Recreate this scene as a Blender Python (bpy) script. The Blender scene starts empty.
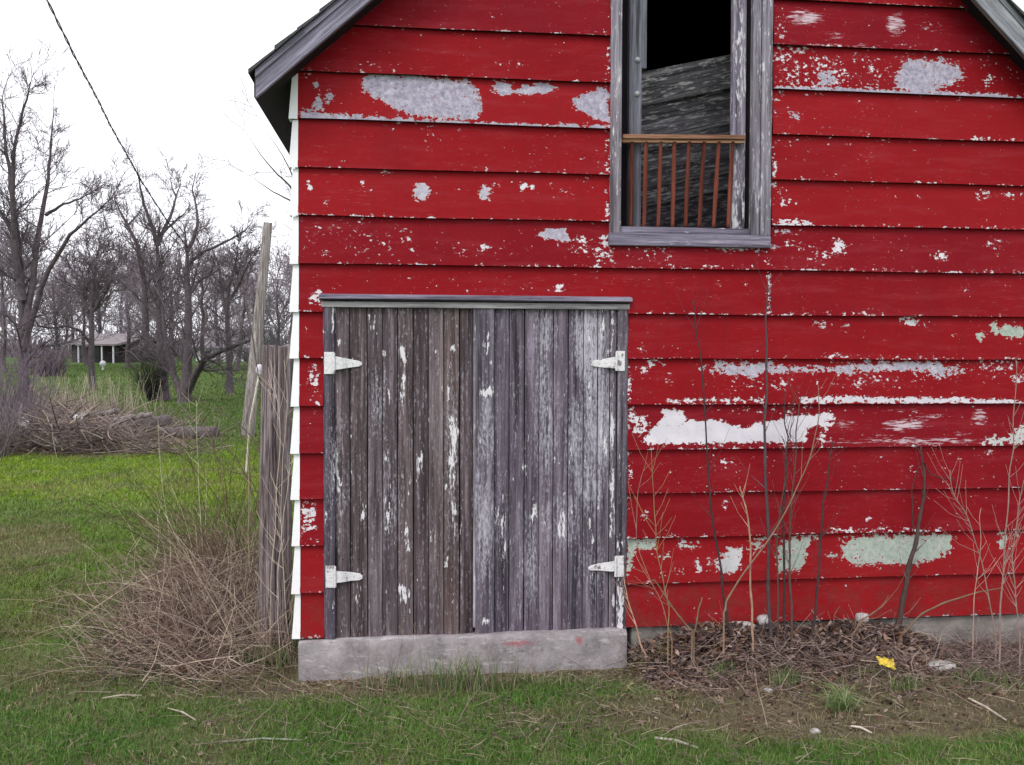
import bpy, math, random
import numpy as np
from mathutils import Matrix, Vector

# ------------------------------------------------------------ camera, sky, sun, exposure
scene = bpy.context.scene
col = scene.collection
F = 870.0
YAW, PIT, ROL = math.radians(6.603), math.radians(-1.816), math.radians(0.147)
CAM = np.array([0.0, -4.8, 1.72])
fw = np.array([math.sin(YAW)*math.cos(PIT), math.cos(YAW)*math.cos(PIT), math.sin(PIT)])
rt = np.array([math.cos(YAW), -math.sin(YAW), 0.0])
up = np.cross(rt, fw)
rt, up = rt*math.cos(ROL)+up*math.sin(ROL), np.cross(rt*math.cos(ROL)+up*math.sin(ROL), fw)

cd = bpy.data.cameras.new('camera')
cam = bpy.data.objects.new('camera', cd)
col.objects.link(cam)
cd.sensor_width = 36.0
cd.lens = 36.0*F/1024.0
cd.clip_start = 0.05
cd.clip_end = 3000
m = Matrix.Identity(4)
for i in range(3):
    m[i][0] = rt[i]; m[i][1] = up[i]; m[i][2] = -fw[i]; m[i][3] = CAM[i]
cam.matrix_world = m
scene.camera = cam

SUN_EL, SUN_AZ = math.radians(48), math.radians(215)
world = bpy.data.worlds.new('World')
scene.world = world
world.use_nodes = True
wn, wl = world.node_tree.nodes, world.node_tree.links
sky = wn.new('ShaderNodeTexSky')
sky.sky_type = 'NISHITA'
sky.sun_disc = False
sky.sun_elevation = SUN_EL
sky.sun_rotation = SUN_AZ
sky.air_density = 1.0
sky.dust_density = 3.0
hs = wn.new('ShaderNodeHueSaturation')
hs.inputs['Saturation'].default_value = 0.10
wl.new(sky.outputs[0], hs.inputs['Color'])
mxw = wn.new('ShaderNodeMix'); mxw.data_type = 'RGBA'          # cloud sheet: even pale grey over the clear-sky gradient
mxw.inputs['Factor'].default_value = 0.8
wl.new(hs.outputs[0], mxw.inputs[6])
mxw.inputs[7].default_value = (7.4, 7.45, 7.9, 1)
bg = wn['Background']
wl.new(mxw.outputs[2], bg.inputs['Color'])
bg.inputs['Strength'].default_value = 0.12

sd = bpy.data.lights.new('sun', 'SUN')
sd.energy = 0.9
sd.angle = math.radians(25)
sd.color = (1.0, 0.96, 0.9)
sun = bpy.data.objects.new('sun', sd)
col.objects.link(sun)
sdir = Vector((math.sin(SUN_AZ)*math.cos(SUN_EL), math.cos(SUN_AZ)*math.cos(SUN_EL), math.sin(SUN_EL)))
sun.rotation_euler = sdir.to_track_quat('Z', 'Y').to_euler()

vs = scene.view_settings
vs.view_transform = 'Standard'
vs.look = 'None'
vs.gamma = 1.0
vs.use_curve_mapping = False
vs.exposure = 0.75

# ------------------------------------------------------------ photo geometry helpers
def ray(u, v):
    return fw + (u-512)/F*rt + (382.5-v)/F*up
def Y(u, v, y=0.0):
    d = ray(u, v); return CAM + d*((y-CAM[1])/d[1])
def D(u, v, d):
    return CAM + ray(u, v)*d
def proj(P):
    q = np.asarray(P, float)-CAM
    z = q@fw
    z = np.where(z < 0.05, 0.05, z)
    return 512+F*(q@rt)/z, 382.5-F*(q@up)/z, z

def vnoise(x, y, seed=0):
    xi = np.floor(x).astype(np.int64); yi = np.floor(y).astype(np.int64)
    fx = x-xi; fy = y-yi
    fx = fx*fx*(3-2*fx); fy = fy*fy*(3-2*fy)
    def h(a, b):
        n = (a*374761393+b*668265263+seed*1442695041) & 0xffffffff
        n = ((n ^ (n >> 13))*1274126177) & 0xffffffff
        return ((n ^ (n >> 16)) & 0xffff)/65535.0
    return (h(xi, yi)*(1-fx)+h(xi+1, yi)*fx)*(1-fy)+(h(xi, yi+1)*(1-fx)+h(xi+1, yi+1)*fx)*fy
def fbm(x, y, o=4, seed=0):
    s = 0; a = .5; t = 0
    for i in range(o):
        s = s+a*vnoise(x*2**i, y*2**i, seed+i*17); t += a; a *= .5
    return s/t
def sstep(a, b, x):
    t = np.clip((x-a)/(b-a), 0, 1); return t*t*(3-2*t)

# ------------------------------------------------------------ object helpers
OFF = {}
def rootoff(parent):
    return OFF.get(parent.name, np.zeros(3)) if parent else np.zeros(3)
def tag(o, label=None, cat=None, group=None, kind=None):
    if label: o['label'] = label
    if cat: o['category'] = cat
    if group: o['group'] = group
    if kind: o['kind'] = kind
    return o
def thing(name, loc, label, cat, group=None):
    o = bpy.data.objects.new(name, None)
    o.empty_display_size = .1
    col.objects.link(o)
    o.location = tuple(float(a) for a in loc)
    OFF[o.name] = np.array(loc, float)
    return tag(o, label, cat, group)

class MB:
    def __init__(s):
        s.v = []; s.f4 = []; s.f3 = []; s.n = 0; s.at = {}; s.tb = []
    def add(s, v, f4=None, f3=None, **at):
        v = np.asarray(v, float).reshape(-1, 3)
        if f4 is not None and len(f4): s.f4.append(np.asarray(f4, np.int64)+s.n)
        if f3 is not None and len(f3): s.f3.append(np.asarray(f3, np.int64)+s.n)
        for k, a in at.items():
            a = np.asarray(a, float)
            s.at.setdefault(k, []).append((s.n, len(v), a))
        s.v.append(v); s.n += len(v)
    def box(s, a, b, **at):
        x0, y0, z0 = a; x1, y1, z1 = b
        v = [(x0,y0,z0),(x1,y0,z0),(x1,y1,z0),(x0,y1,z0),(x0,y0,z1),(x1,y0,z1),(x1,y1,z1),(x0,y1,z1)]
        s.add(v, BOXF, **at)
    def hexa(s, v8, **at):
        s.add(v8, BOXF, **at)
    def bar(s, p, q, w, h, upv=(0,0,1), **at):
        p = np.array(p, float); q = np.array(q, float)
        t = q-p; t /= np.linalg.norm(t)
        a = np.cross(t, upv); a /= np.linalg.norm(a); b = np.cross(a, t)
        v = []
        for c in (p, q):
            pass
        v = [p-a*w/2-b*h/2, p+a*w/2-b*h/2, q+a*w/2-b*h/2, q-a*w/2-b*h/2, p-a*w/2+b*h/2, p+a*w/2+b*h/2, q+a*w/2+b*h/2, q-a*w/2+b*h/2]
        s.add(v, BOXF, **at)
    def tube(s, pts, rad, sides=5, tint=None):
        s.tb.append((np.asarray(pts, float), np.broadcast_to(np.asarray(rad, float), (len(pts),)), sides, tint))
    def flush(s):
        g = {}
        for p, r, k, t in s.tb:
            g.setdefault((len(p), k), []).append((p, r, t))
        for (n, k), L in g.items():
            P = np.stack([a[0] for a in L]); R = np.stack([a[1] for a in L])
            T = np.gradient(P, axis=1); T /= (np.linalg.norm(T, axis=2, keepdims=True)+1e-12)
            ov = P[:, -1]-P[:, 0]; ov /= (np.linalg.norm(ov, axis=1, keepdims=True)+1e-12)
            ref = np.where(np.abs(ov[:, 2:3]) > .7, np.array([[1., 0.13, 0]]), np.array([[0.07, 0, 1.]]))
            A = np.cross(T, ref[:, None, :]); A /= (np.linalg.norm(A, axis=2, keepdims=True)+1e-12)
            B = np.cross(T, A)
            th = np.arange(k)*2*np.pi/k
            V = P[:, :, None, :]+R[:, :, None, None]*(A[:, :, None, :]*np.cos(th)[None, None, :, None]+B[:, :, None, :]*np.sin(th)[None, None, :, None])
            m_ = len(L)
            base = (np.arange(m_)*n*k)[:, None, None]+(np.arange(n-1)*k)[None, :, None]
            j = np.arange(k)[None, None, :]; j2 = (j+1) % k
            f = np.stack([base+j, base+j2, base+k+j2, base+k+j], axis=-1).reshape(-1, 4)
            caps = np.concatenate([np.stack([np.arange(m_)*n*k+(n-1)*k, np.arange(m_)*n*k+(n-1)*k+1, np.arange(m_)*n*k+(n-1)*k+2], 1)]) if k == 3 else None
            kw = {}
            if L[0][2] is not None:
                kw['tint'] = np.repeat(np.array([a[2] for a in L], float), n*k, axis=0)
            s.add(V.reshape(-1, 3), f, caps, **kw)
            if k > 3:      # end caps as fans of quads/tris
                fs = []
                for e in (0, n-1):
                    st = np.arange(m_)*n*k+e*k
                    for q in range(1, k-1):
                        fs.append(np.stack([st, st+q, st+q+1], 1))
                s.f3.append(np.concatenate(fs)+s.n-len(V.reshape(-1, 3)))
        s.tb = []
    def build(s, name, mat, parent=None, smooth=False, bevel=0):
        if s.tb and not s.v: smooth = True
        s.flush()
        V = np.concatenate(s.v) if s.v else np.zeros((0, 3))
        V = V-rootoff(parent)
        me = bpy.data.meshes.new(name)
        f4 = np.concatenate(s.f4) if s.f4 else np.zeros((0, 4), np.int64)
        f3 = np.concatenate(s.f3) if s.f3 else np.zeros((0, 3), np.int64)
        me.vertices.add(len(V)); me.vertices.foreach_set('co', V.ravel().astype(np.float32))
        nl = f4.size+f3.size
        me.loops.add(nl)
        me.loops.foreach_set('vertex_index', np.concatenate([f4.ravel(), f3.ravel()]).astype(np.int32))
        me.polygons.add(len(f4)+len(f3))
        st = np.concatenate([np.arange(len(f4))*4, f4.size+np.arange(len(f3))*3]).astype(np.int32)
        me.polygons.foreach_set('loop_start', st)
        me.polygons.foreach_set('use_smooth', np.full(len(f4)+len(f3), bool(smooth)))
        me.update(calc_edges=True)
        me.validate()
        for k, L in s.at.items():
            full4 = (k == 'tint')
            if full4:
                arr = np.ones((s.n, 4))
                for a, n, x in L:
                    arr[a:a+n, :3] = x
                at = me.attributes.new(k, 'FLOAT_COLOR', 'POINT'); at.data.foreach_set('color', arr.ravel().astype(np.float32))
            else:
                arr = np.zeros(s.n)
                for a, n, x in L: arr[a:a+n] = x
                at = me.attributes.new(k, 'FLOAT', 'POINT'); at.data.foreach_set('value', arr.astype(np.float32))
        me.materials.append(mat)
        o = bpy.data.objects.new(name, me)
        col.objects.link(o)
        if parent:
            o.parent = parent
            OFF[o.name] = rootoff(parent)
        if bevel:
            b = o.modifiers.new('bevel', 'BEVEL'); b.width = bevel; b.segments = 2; b.limit_method = 'ANGLE'
        return o
BOXF = [(0,3,2,1),(4,5,6,7),(0,1,5,4),(1,2,6,5),(2,3,7,6),(3,0,4,7)]

# ------------------------------------------------------------ material helpers
class NT:
    def __init__(s, name, rough=.8, spec=.3):
        s.m = bpy.data.materials.new(name); s.m.use_nodes = True
        s.n = s.m.node_tree.nodes; s.l = s.m.node_tree.links
        s.b = s.n['Principled BSDF']; s.b.inputs['Roughness'].default_value = rough
        s.b.inputs['Specular IOR Level'].default_value = spec
        tc = s.n.new('ShaderNodeTexCoord'); s.co = tc.outputs['Object']
    def mapping(s, scale=(1,1,1), rot=(0,0,0), loc=(0,0,0), co=None):
        q = s.n.new('ShaderNodeMapping'); q.inputs['Scale'].default_value = scale
        q.inputs['Rotation'].default_value = rot; q.inputs['Location'].default_value = loc
        s.l.new(co or s.co, q.inputs['Vector']); return q.outputs[0]
    def noise(s, scale, detail=4, rough=.55, co=None, dist=0):
        q = s.n.new('ShaderNodeTexNoise'); q.inputs['Scale'].default_value = scale
        q.inputs['Detail'].default_value = detail; q.inputs['Roughness'].default_value = rough
        q.inputs['Distortion'].default_value = dist
        s.l.new(co or s.co, q.inputs['Vector']); return q.outputs['Fac']
    def voro(s, scale, co=None, feature='F1', out='Distance'):
        q = s.n.new('ShaderNodeTexVoronoi'); q.feature = feature; q.inputs['Scale'].default_value = scale
        s.l.new(co or s.co, q.inputs['Vector']); return q.outputs[out]
    def attr(s, name, out='Fac'):
        q = s.n.new('ShaderNodeAttribute'); q.attribute_name = name; return q.outputs[out]
    def math(s, op, a, b=None, clamp=False):
        q = s.n.new('ShaderNodeMath'); q.operation = op; q.use_clamp = clamp
        for i, x in enumerate((a, b)):
            if x is None: continue
            if isinstance(x, (int, float)): q.inputs[i].default_value = x
            else: s.l.new(x, q.inputs[i])
        return q.outputs[0]
    def rng(s, x, a, b, c=0.0, d=1.0):
        q = s.n.new('ShaderNodeMapRange'); q.clamp = True
        q.inputs[1].default_value = a; q.inputs[2].default_value = b; q.inputs[3].default_value = c; q.inputs[4].default_value = d
        s.l.new(x, q.inputs[0]); return q.outputs[0]
    def mix(s, f, a, b, mode='MIX'):
        q = s.n.new('ShaderNodeMix'); q.data_type = 'RGBA'; q.blend_type = mode
        for i, x in ((0, f), (6, a), (7, b)):
            if isinstance(x, (int, float)): q.inputs[i].default_value = x
            elif isinstance(x, tuple): q.inputs[i].default_value = (*x, 1)
            else: s.l.new(x, q.inputs[i])
        return q.outputs[2]
    def out(s, c, bump=None, bs=.3, bd=.005):
        if isinstance(c, tuple): s.b.inputs['Base Color'].default_value = (*c, 1)
        else: s.l.new(c, s.b.inputs['Base Color'])
        if bump is not None:
            q = s.n.new('ShaderNodeBump'); q.inputs['Strength'].default_value = bs; q.inputs['Distance'].default_value = bd
            s.l.new(bump, q.inputs['Height']); s.l.new(q.outputs[0], s.b.inputs['Normal'])
        return s.m

WHITE = (.68, .64, .69); LAV = (.30, .275, .36); GREEN = (.40, .46, .39)

def siding_mat():
    t = NT('red_siding_paint', .65, .05)
    n1 = t.noise(40, 5, .60, t.mapping((1, 1, 1.5)))
    n2 = t.noise(13, 4, .6, dist=.5)
    n3 = t.noise(26, 6, .7, t.mapping((.55, 1, 4.5)))
    peel = t.attr('peel'); strk = t.attr('streak'); und = t.attr('under')
    n1 = t.math('ADD', n1, t.math('MULTIPLY', t.math('SUBTRACT', t.noise(130, 3, .6), .5), .16))
    nn = t.math('ADD', t.math('MULTIPLY', n1, 1.15), t.math('MULTIPLY', n2, .55))      # ~.85 mean
    val = t.math('ADD', t.math('SUBTRACT', t.math('MULTIPLY', peel, 1.16), .10), t.math('MULTIPLY', t.math('SUBTRACT', nn, .85), 2.1))
    m1 = t.rng(val, .49, .53)
    valc = t.rng(val, .53, .60)
    vs_ = t.math('ADD', strk, t.math('MULTIPLY', t.math('SUBTRACT', n3, .5), 2.0))
    m2 = t.rng(vs_, .46, .70)
    m2 = t.math('MULTIPLY', m2, .85)
    # under layers
    ng = t.noise(40, 5, .7); ns = t.noise(9, 3)
    lav = t.mix(t.rng(ng, .35, .65), (.24, .215, .285), (.46, .43, .52)); lav = t.mix(t.rng(t.noise(75, 3), .62, .70, 0, .6), lav, (.12, .09, .11)); lav = t.mix(t.rng(t.noise(17, 5, .7), .55, .68, 0, .7), lav, (.60, .56, .64))
    wht = t.mix(t.rng(ns, .35, .7), WHITE, (.56, .53, .60)); wht = t.mix(t.rng(ng, .60, .70, 0, .45), wht, (.42, .36, .40))
    grn = t.mix(t.rng(ng, .35, .65), (.27, .33, .28), (.42, .47, .42)); grn = t.mix(t.rng(t.noise(12, 5, .7), .56, .66, 0, .7), grn, (.50, .46, .47))
    u1 = t.mix(t.rng(und, .1, .4), lav, wht)
    u2 = t.mix(t.rng(und, .6, .9), u1, grn)
    u3 = t.mix(valc, (.74, .69, .67), u2)             # cream rim of old paint round each patch
    # red coat
    big = t.noise(1.7, 5, .6); mid = t.noise(9, 4, .6, t.mapping((1, 1, .3)))
    red = t.mix(t.rng(big, .3, .7), (.205, .0062, .0105), (.262, .0078, .0115))
    red = t.mix(t.rng(mid, .45, .75, 0, .35), red, (.20, .012, .019))
    chalk = t.rng(t.noise(3.2, 5, .65, t.mapping((.5, 1, 2.0), loc=(3, 1, 7))), .52, .75, 0, .22)
    red = t.mix(chalk, red, (.31, .026, .038))
    dk = t.rng(t.noise(120, 2), .66, .72, 0, .5)
    red = t.mix(dk, red, (.13, .012, .016))
    # rust-dark weather streaks that run down from the laps
    dirt = t.rng(t.noise(20, 4, .6, t.mapping((1, 1, .12), loc=(1, 2, 3))), .55, .8, 0, .35)
    red = t.mix(dirt, red, (.13, .009, .013))
    tone = t.attr('tone')
    red = t.mix(t.rng(tone, 0, .5, .42, 0), red, (.150, .0070, .0165))
    red = t.mix(t.rng(tone, .5, 1, 0, .30), red, (.36, .017, .020))
    fade = t.rng(t.noise(6, 6, .72, t.mapping((.35, 1, 2.6), loc=(9, 2, 4))), .50, .70, 0, .36)
    red = t.mix(fade, red, (.29, .036, .048))
    scuff = t.math('MULTIPLY', t.rng(n3, .60, .74, 0, .40), t.rng(big, .48, .62))
    red = t.mix(scuff, red, (.46, .22, .24))
    halo = t.math('MULTIPLY', t.rng(val, .30, .485, 0, .55), t.rng(t.noise(30, 4, .7), .42, .60))
    red = t.mix(halo, red, (.40, .13, .15))
    c = t.mix(m1, red, u3)
    c = t.mix(m2, c, (.60, .50, .56))
    low = t.math('MULTIPLY', t.attr('splash'), t.rng(t.noise(16, 5, .7), .38, .68, 0, .7))      # mud splashed up from the bed
    c = t.mix(low, c, (.115, .045, .035))
    und_ = t.attr('raw')                                 # board undersides coloured dark, painting in the shadow line under each lap
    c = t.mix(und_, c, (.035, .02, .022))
    t.l.new(t.rng(m1, 0, 1, .55, .9), t.b.inputs['Roughness'])
    h = t.math('ADD', t.math('MULTIPLY', m1, -.6), t.math('MULTIPLY', t.noise(35, 5, .6), .5))
    return t.out(c, h, .8, .006)

def wood_mat(name, axis='z', c1=(.105, .095, .105), c2=(.21, .195, .215), paintc=(.72, .70, .74), rotY=0.0, paintn=0.0, soft=.3, tinted=False, contrast=1.0):
    t = NT(name, .85, .2)
    co = t.mapping(rot=(0, rotY, 0)) if rotY else t.co
    sc = {'z': (1, 1, .035), 'x': (.035, 1, 1), 'y': (1, .035, 1)}[axis]
    sc2 = {'z': (1, 1, .25), 'x': (.25, 1, 1), 'y': (1, .25, 1)}[axis]
    g1 = t.noise(75, 6, .7, t.mapping(sc, co=co)); g2 = t.noise(260, 3, .6, t.mapping(sc, co=co)); g3 = t.noise(5, 5, .6, t.mapping(sc2, co=co))
    f = t.math('ADD', t.math('MULTIPLY', g1, .6), t.math('ADD', t.math('MULTIPLY', g2, .3), t.math('MULTIPLY', g3, .4)))
    c = t.mix(t.rng(f, .65-.17/contrast, .65+.17/contrast), c1, c2)
    g4 = t.noise(30, 4, .7, t.mapping(sc, co=co)); g5 = t.noise(2.3, 4, .65, t.mapping(sc2, co=co))
    c = t.mix(t.rng(g4, .50, .66, 0, .85), c, tuple(x*.30 for x in c1))
    c = t.mix(t.rng(g4, .46, .32, 0, .6), c, tuple(min(.6, x*1.9) for x in c2))
    c = t.mix(t.rng(g5, .55, .72, 0, .35), c, (c1[0]*1.25, c1[1]*.85, c1[2]*.75))
    c = t.mix(t.rng(g2, .58, .68, 0, .7), c, tuple(x*.30 for x in c1))
    if tinted:
        c = t.mix(1.0, c, t.attr('tint', 'Color'), 'MULTIPLY')
    # remnants of paint: long flakes along the grain
    p1 = t.noise(42, 6, .68, t.mapping(tuple(max(a, .16) for a in sc), co=co)); p2 = t.noise(90, 4, .6, t.mapping(sc2, co=co))
    b = t.attr('peel') if tinted else None
    pv = t.math('ADD', t.math('MULTIPLY', t.math('SUBTRACT', p1, .5), 2.3 if tinted else 1.7), t.math('MULTIPLY', t.math('SUBTRACT', p2, .5), 1.7 if tinted else 1.0))
    if b is not None: pv = t.math('ADD', pv, b)
    pm = t.rng(pv, .5-paintn, .5-paintn+soft*.25)
    if b is not None:
        wash = t.math('MULTIPLY', t.rng(t.math('ADD', t.attr('wash'), t.math('ADD', t.math('MULTIPLY', t.math('SUBTRACT', g1, .5), 1.6), t.math('MULTIPLY', t.math('SUBTRACT', t.noise(110, 4, .7, t.mapping(tuple(max(a, .3) for a in sc), co=co)), .5), 2.2))), .15, .8), .85)
        c = t.mix(wash, c, (.50, .48, .55))
    if b is not None: pm = t.math('MULTIPLY', pm, t.rng(t.noise(170, 3, .6), .30, .42, .35, 1))
    c = t.mix(pm, c, paintc)
    h = t.math('ADD', t.math('MULTIPLY', g1, .6), t.math('ADD', t.math('MULTIPLY', g2, .5), t.math('MULTIPLY', pm, .3)))
    return t.out(c, h, .8, .005)

def plain(name, a, b, scale=12, rough=.8, bump=.3, bd=.004, spec=.3, detail=5):
    t = NT(name, rough, spec)
    n = t.noise(scale, detail, .65)
    return t.out(t.mix(t.rng(n, .3, .7), a, b), n, bump, bd)
def tint_mat(name, rough=.8, spec=.15, trans=0, nz=30, lo=.75, hi=1.15):
    t = NT(name, rough, spec)
    n = t.noise(nz, 3)
    c = t.mix(1.0, t.attr('tint', 'Color'), t.mix(t.rng(n, .3, .7), (lo,)*3, (hi,)*3), 'MULTIPLY')
    t.out(c)
    return t.m

M = {}
M['siding'] = siding_mat()
M['door'] = wood_mat('weathered_planks', 'z', (.066, .054, .064), (.200, .172, .198), tinted=True)
M['casing'] = wood_mat('weathered_casing', 'z', (.10, .088, .11), (.33, .30, .36), paintn=.38, soft=.9, contrast=.9)
M['trimx'] = wood_mat('weathered_trim', 'x', (.10, .088, .125), (.30, .27, .36), paintn=.22, soft=.8)
M['jamb'] = wood_mat('weathered_jamb', 'z', (.10, .10, .125), (.19, .19, .23), paintn=-.22)
M['bargeL'] = wood_mat('barge_wood', 'x', (.12, .108, .145), (.26, .245, .32), rotY=math.atan(.89), paintn=-.25)
M['bargeR'] = wood_mat('barge_wood', 'x', (.13, .135, .145), (.32, .33, .37), rotY=-math.atan(.953), paintn=-.18)
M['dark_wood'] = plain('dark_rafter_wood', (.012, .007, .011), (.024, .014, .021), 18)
M['shingle'] = plain('dark_shingle', (.035, .036, .04), (.085, .085, .09), 60, .95, .6)
M['white_paint'] = plain('white_paint', (.78, .78, .80), (.86, .86, .88), 25, .6, 0)
M['white_side'] = plain('white_paint', (.60, .60, .62), (.74, .74, .76), 15, .6, .2)
def hinge_mat():
    t = NT('white_painted_iron', .5, .3)
    a = t.noise(60, 5, .7); b = t.noise(22, 5, .7)
    c = t.mix(t.rng(a, .35, .65), (.58, .57, .60), (.80, .79, .80))
    c = t.mix(t.rng(b, .56, .62, 0, .9), c, (.16, .12, .12)); c = t.mix(t.rng(a, .63, .68, 0, .8), c, (.20, .11, .08))
    return t.out(c, a, .5, .002)
M['hinge'] = hinge_mat()
M['iron'] = plain('dull_iron', (.22, .22, .25), (.40, .40, .43), 80, .5, .3)
M['rust'] = plain('rusty_iron', (.05, .025, .018), (.12, .06, .04), 90, .8)
M['rail'] = wood_mat('brown_stained_wood', 'z', (.115, .030, .019), (.215, .058, .038), paintn=-.9)
M['railtop'] = wood_mat('brown_rail_wood', 'x', (.24, .105, .065), (.42, .23, .15), paintn=-.9)
M['panel'] = wood_mat('peeling_grey_panel', 'x', (.080, .071, .088), (.30, .275, .32), rotY=math.radians(13), paintn=.45, soft=.7)
M['post'] = wood_mat('split_post_wood', 'z', (.10, .075, .078), (.34, .275, .285), paintn=-.9)
M['pole'] = wood_mat('pole_wood', 'z', (.17, .145, .14), (.34, .30, .29), paintn=-.9)
M['bark'] = plain('mauve_bark', (.048, .037, .043), (.125, .102, .113), 9, .95, .7, .02)
M['bark_near'] = plain('grey_bark', (.065, .055, .055), (.15, .13, .13), 20, .95, .6, .01)
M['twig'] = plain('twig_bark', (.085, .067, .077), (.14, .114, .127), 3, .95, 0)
M['twig_far'] = plain('hazed_twig_bark', (.17, .138, .160), (.27, .228, .262), .3, .95, 0)  # far twigs paler than near ones: haze put into the bark colour
M['tint'] = tint_mat('plant_tints')
M['grass'] = tint_mat('grass_blades', .6, .25)
M['wire'] = plain('black_cable', (.02, .02, .022), (.04, .04, .04), 5, .5, 0)
M['rock'] = plain('pale_stone', (.30, .29, .29), (.55, .53, .52), 14, .9, .5, .01)

# ------------------------------------------------------------ terrain
def gz(x, y):
    x = np.asarray(x, float); y = np.asarray(y, float)
    z = .05*(fbm(x*.7, y*.7, 3, 5)-.5)*sstep(-.2, 2.0, np.abs(y)) + .035*(fbm(x*3.1, y*3.1, 3, 9)-.5)
    z = z-.035*sstep(-.9, -.7, x)*sstep(1.35, 1.2, x)*np.exp(-((y+.08)/.2)**2)
    z = z+.0185*np.clip(y-32, 0, 75)
    z = z+.075*np.exp(-((y+.12)/.32)**2)*sstep(1.25, 1.7, x)*sstep(3.15, 2.6, x)
    z = z+.10*np.exp(-(((y-11.3)/1.4)**2))*sstep(-1.8, -3.2, x)
    z = z+.25*(fbm(x*.06, y*.06, 2, 3)-.5)*sstep(14, 40, y)
    return z
def G(u, v):
    """where the line of sight through (u, v) meets the ground"""
    d = ray(u, v)
    t = 3.0
    if d[2] >= -1e-4: d[2] = -1e-4
    t = -CAM[2]/d[2]
    for _ in range(12):
        P = CAM+d*t
        zz = float(gz(P[0], P[1])); t = t*.4+.6*((zz-CAM[2])/d[2])
    P = CAM+d*t; P[2] = float(gz(P[0], P[1]))
    return P

def groundcol(x, y):
    """albedo of the lawn / soil and how dense grass stands there, as fields over the ground"""
    u, v, z = proj(np.stack([x, y, np.zeros_like(x)], -1))
    n = fbm(x*1.3+7, y*1.3, 4, 21); n2 = fbm(x*5, y*5, 4, 33); n3 = fbm(x*.35, y*.35, 3, 44)
    far = np.array([.068, .125, .032]); bright = np.array([.155, .245, .022]); mid = np.array([.100, .190, .026]); near = np.array([.062, .142, .030])
    straw = np.array([.27, .215, .135]); soil = np.array([.125, .080, .064]); litter = np.array([.150, .105, .095])
    c = np.zeros(x.shape+(3,))
    def W(w): return w[..., None]
    c += far
    w = sstep(440, 462, v); c = c*(1-W(w))+bright*W(w)
    w = sstep(488, 520, v); c = c*(1-W(w))+mid*W(w)
    w = sstep(620, 700, v); c = c*(1-W(w))+near*W(w)
    w = sstep(.50, .66, n*.6+n2*.4)*np.where(v < 440, .25, .42); c = c*(1-W(w))+straw*.6*W(w)
    w = sstep(.56, .66, n3*.5+n2*.5)*.7; c = c*(1-W(w))+far*1.0*W(w)
    w = sstep(.47, .60, fbm(x*2.1+3, y*2.1, 3, 55))*(v > 500)*.55; c = c*(1-W(w))+np.array([.095, .165, .045])*W(w)
    # bare / littered places
    bare = .26*sstep(.54, .68, fbm(x*1.7+11, y*2.6, 4, 66))*(v > 470)
    bare = np.maximum(bare, sstep(-.95, -.35, y+.5*(n-.5))*sstep(1.0, 1.5, x)*sstep(.6, .2, y))           # beds along the wall
    bare = np.maximum(bare, .75*sstep(-.55, -.25, y+.4*(n-.5))*sstep(-1.6, -.6, x)*sstep(.6, .2, y))
    bare = np.maximum(bare, sstep(1.0, .4, ((u-205)/85)**2+((v-620)/75)**2+(n2-.5)))
    bare = np.maximum(bare, .9*sstep(1.1, .7, ((u-60)/150)**2+((v-440)/20)**2+(n2-.5)*.8)*(u < 260))
    bare = np.maximum(bare, .75*sstep(1.2, .5, ((u-860)/260)**2+((v-715)/30)**2+(n-.5)*1.4)*(v > 600))
    bare = np.maximum(bare, .5*sstep(1.2, .5, ((u-30)/60)**2+((v-545)/22)**2+(n-.5)))
    bare = np.clip(bare, 0, 1)
    s = soil*(1-W(n2))+litter*W(n2)
    c = c*(1-W(bare))+s*W(bare)
    c = c*(.8+.4*W(n2))
    return c, bare

def ground():
    def axis(lo, hi, fine0, fine1, st):
        a = list(np.arange(fine0, fine1+1e-6, st)); s = st; x = a[-1]
        while x < hi: s *= 1.09; x += s; a.append(x)
        s = st; x = a[0]; b = []
        while x > lo: s *= 1.09; x -= s; b.append(x)
        return np.array(b[::-1]+a)
    xs = axis(-900, 900, -4.5, 4.5, .035); ys = axis(-30, 1400, -1.6, 3.2, .035)
    X, Yy = np.meshgrid(xs, ys)
    c, bare = groundcol(X, Yy)
    Z = gz(X, Yy)
    near = (np.abs(X) < 8) & (Yy < 10)
    Z = Z+np.where(near, .018*(fbm(X*14, Yy*14, 3, 77)-.5), 0)
    n0, n1 = Z.shape
    idx = np.arange(n0*n1).reshape(n0, n1)
    f = np.stack([idx[:-1, :-1], idx[:-1, 1:], idx[1:, 1:], idx[1:, :-1]], -1).reshape(-1, 4)
    mb = MB(); mb.add(np.stack([X, Yy, Z], -1).reshape(-1, 3), f, tint=c.reshape(-1, 3))
    t = NT('lawn_soil', .95, .1)
    a = t.noise(30, 6, .7); b = t.noise(2.2, 6, .7)
    k = t.mix(t.rng(a, .3, .7), (.55, .55, .55), (1.35, 1.35, 1.3))
    k2 = t.mix(t.rng(b, .35, .68), (.8, .85, .75), (1.2, 1.12, 1.1))
    cc = t.mix(1.0, t.mix(1.0, t.attr('tint', 'Color'), k, 'MULTIPLY'), k2, 'MULTIPLY')
    o = mb.build('ground', t.out(cc, a, .8, .02), smooth=True)
    tag(o, kind='structure')
ground()

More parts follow.
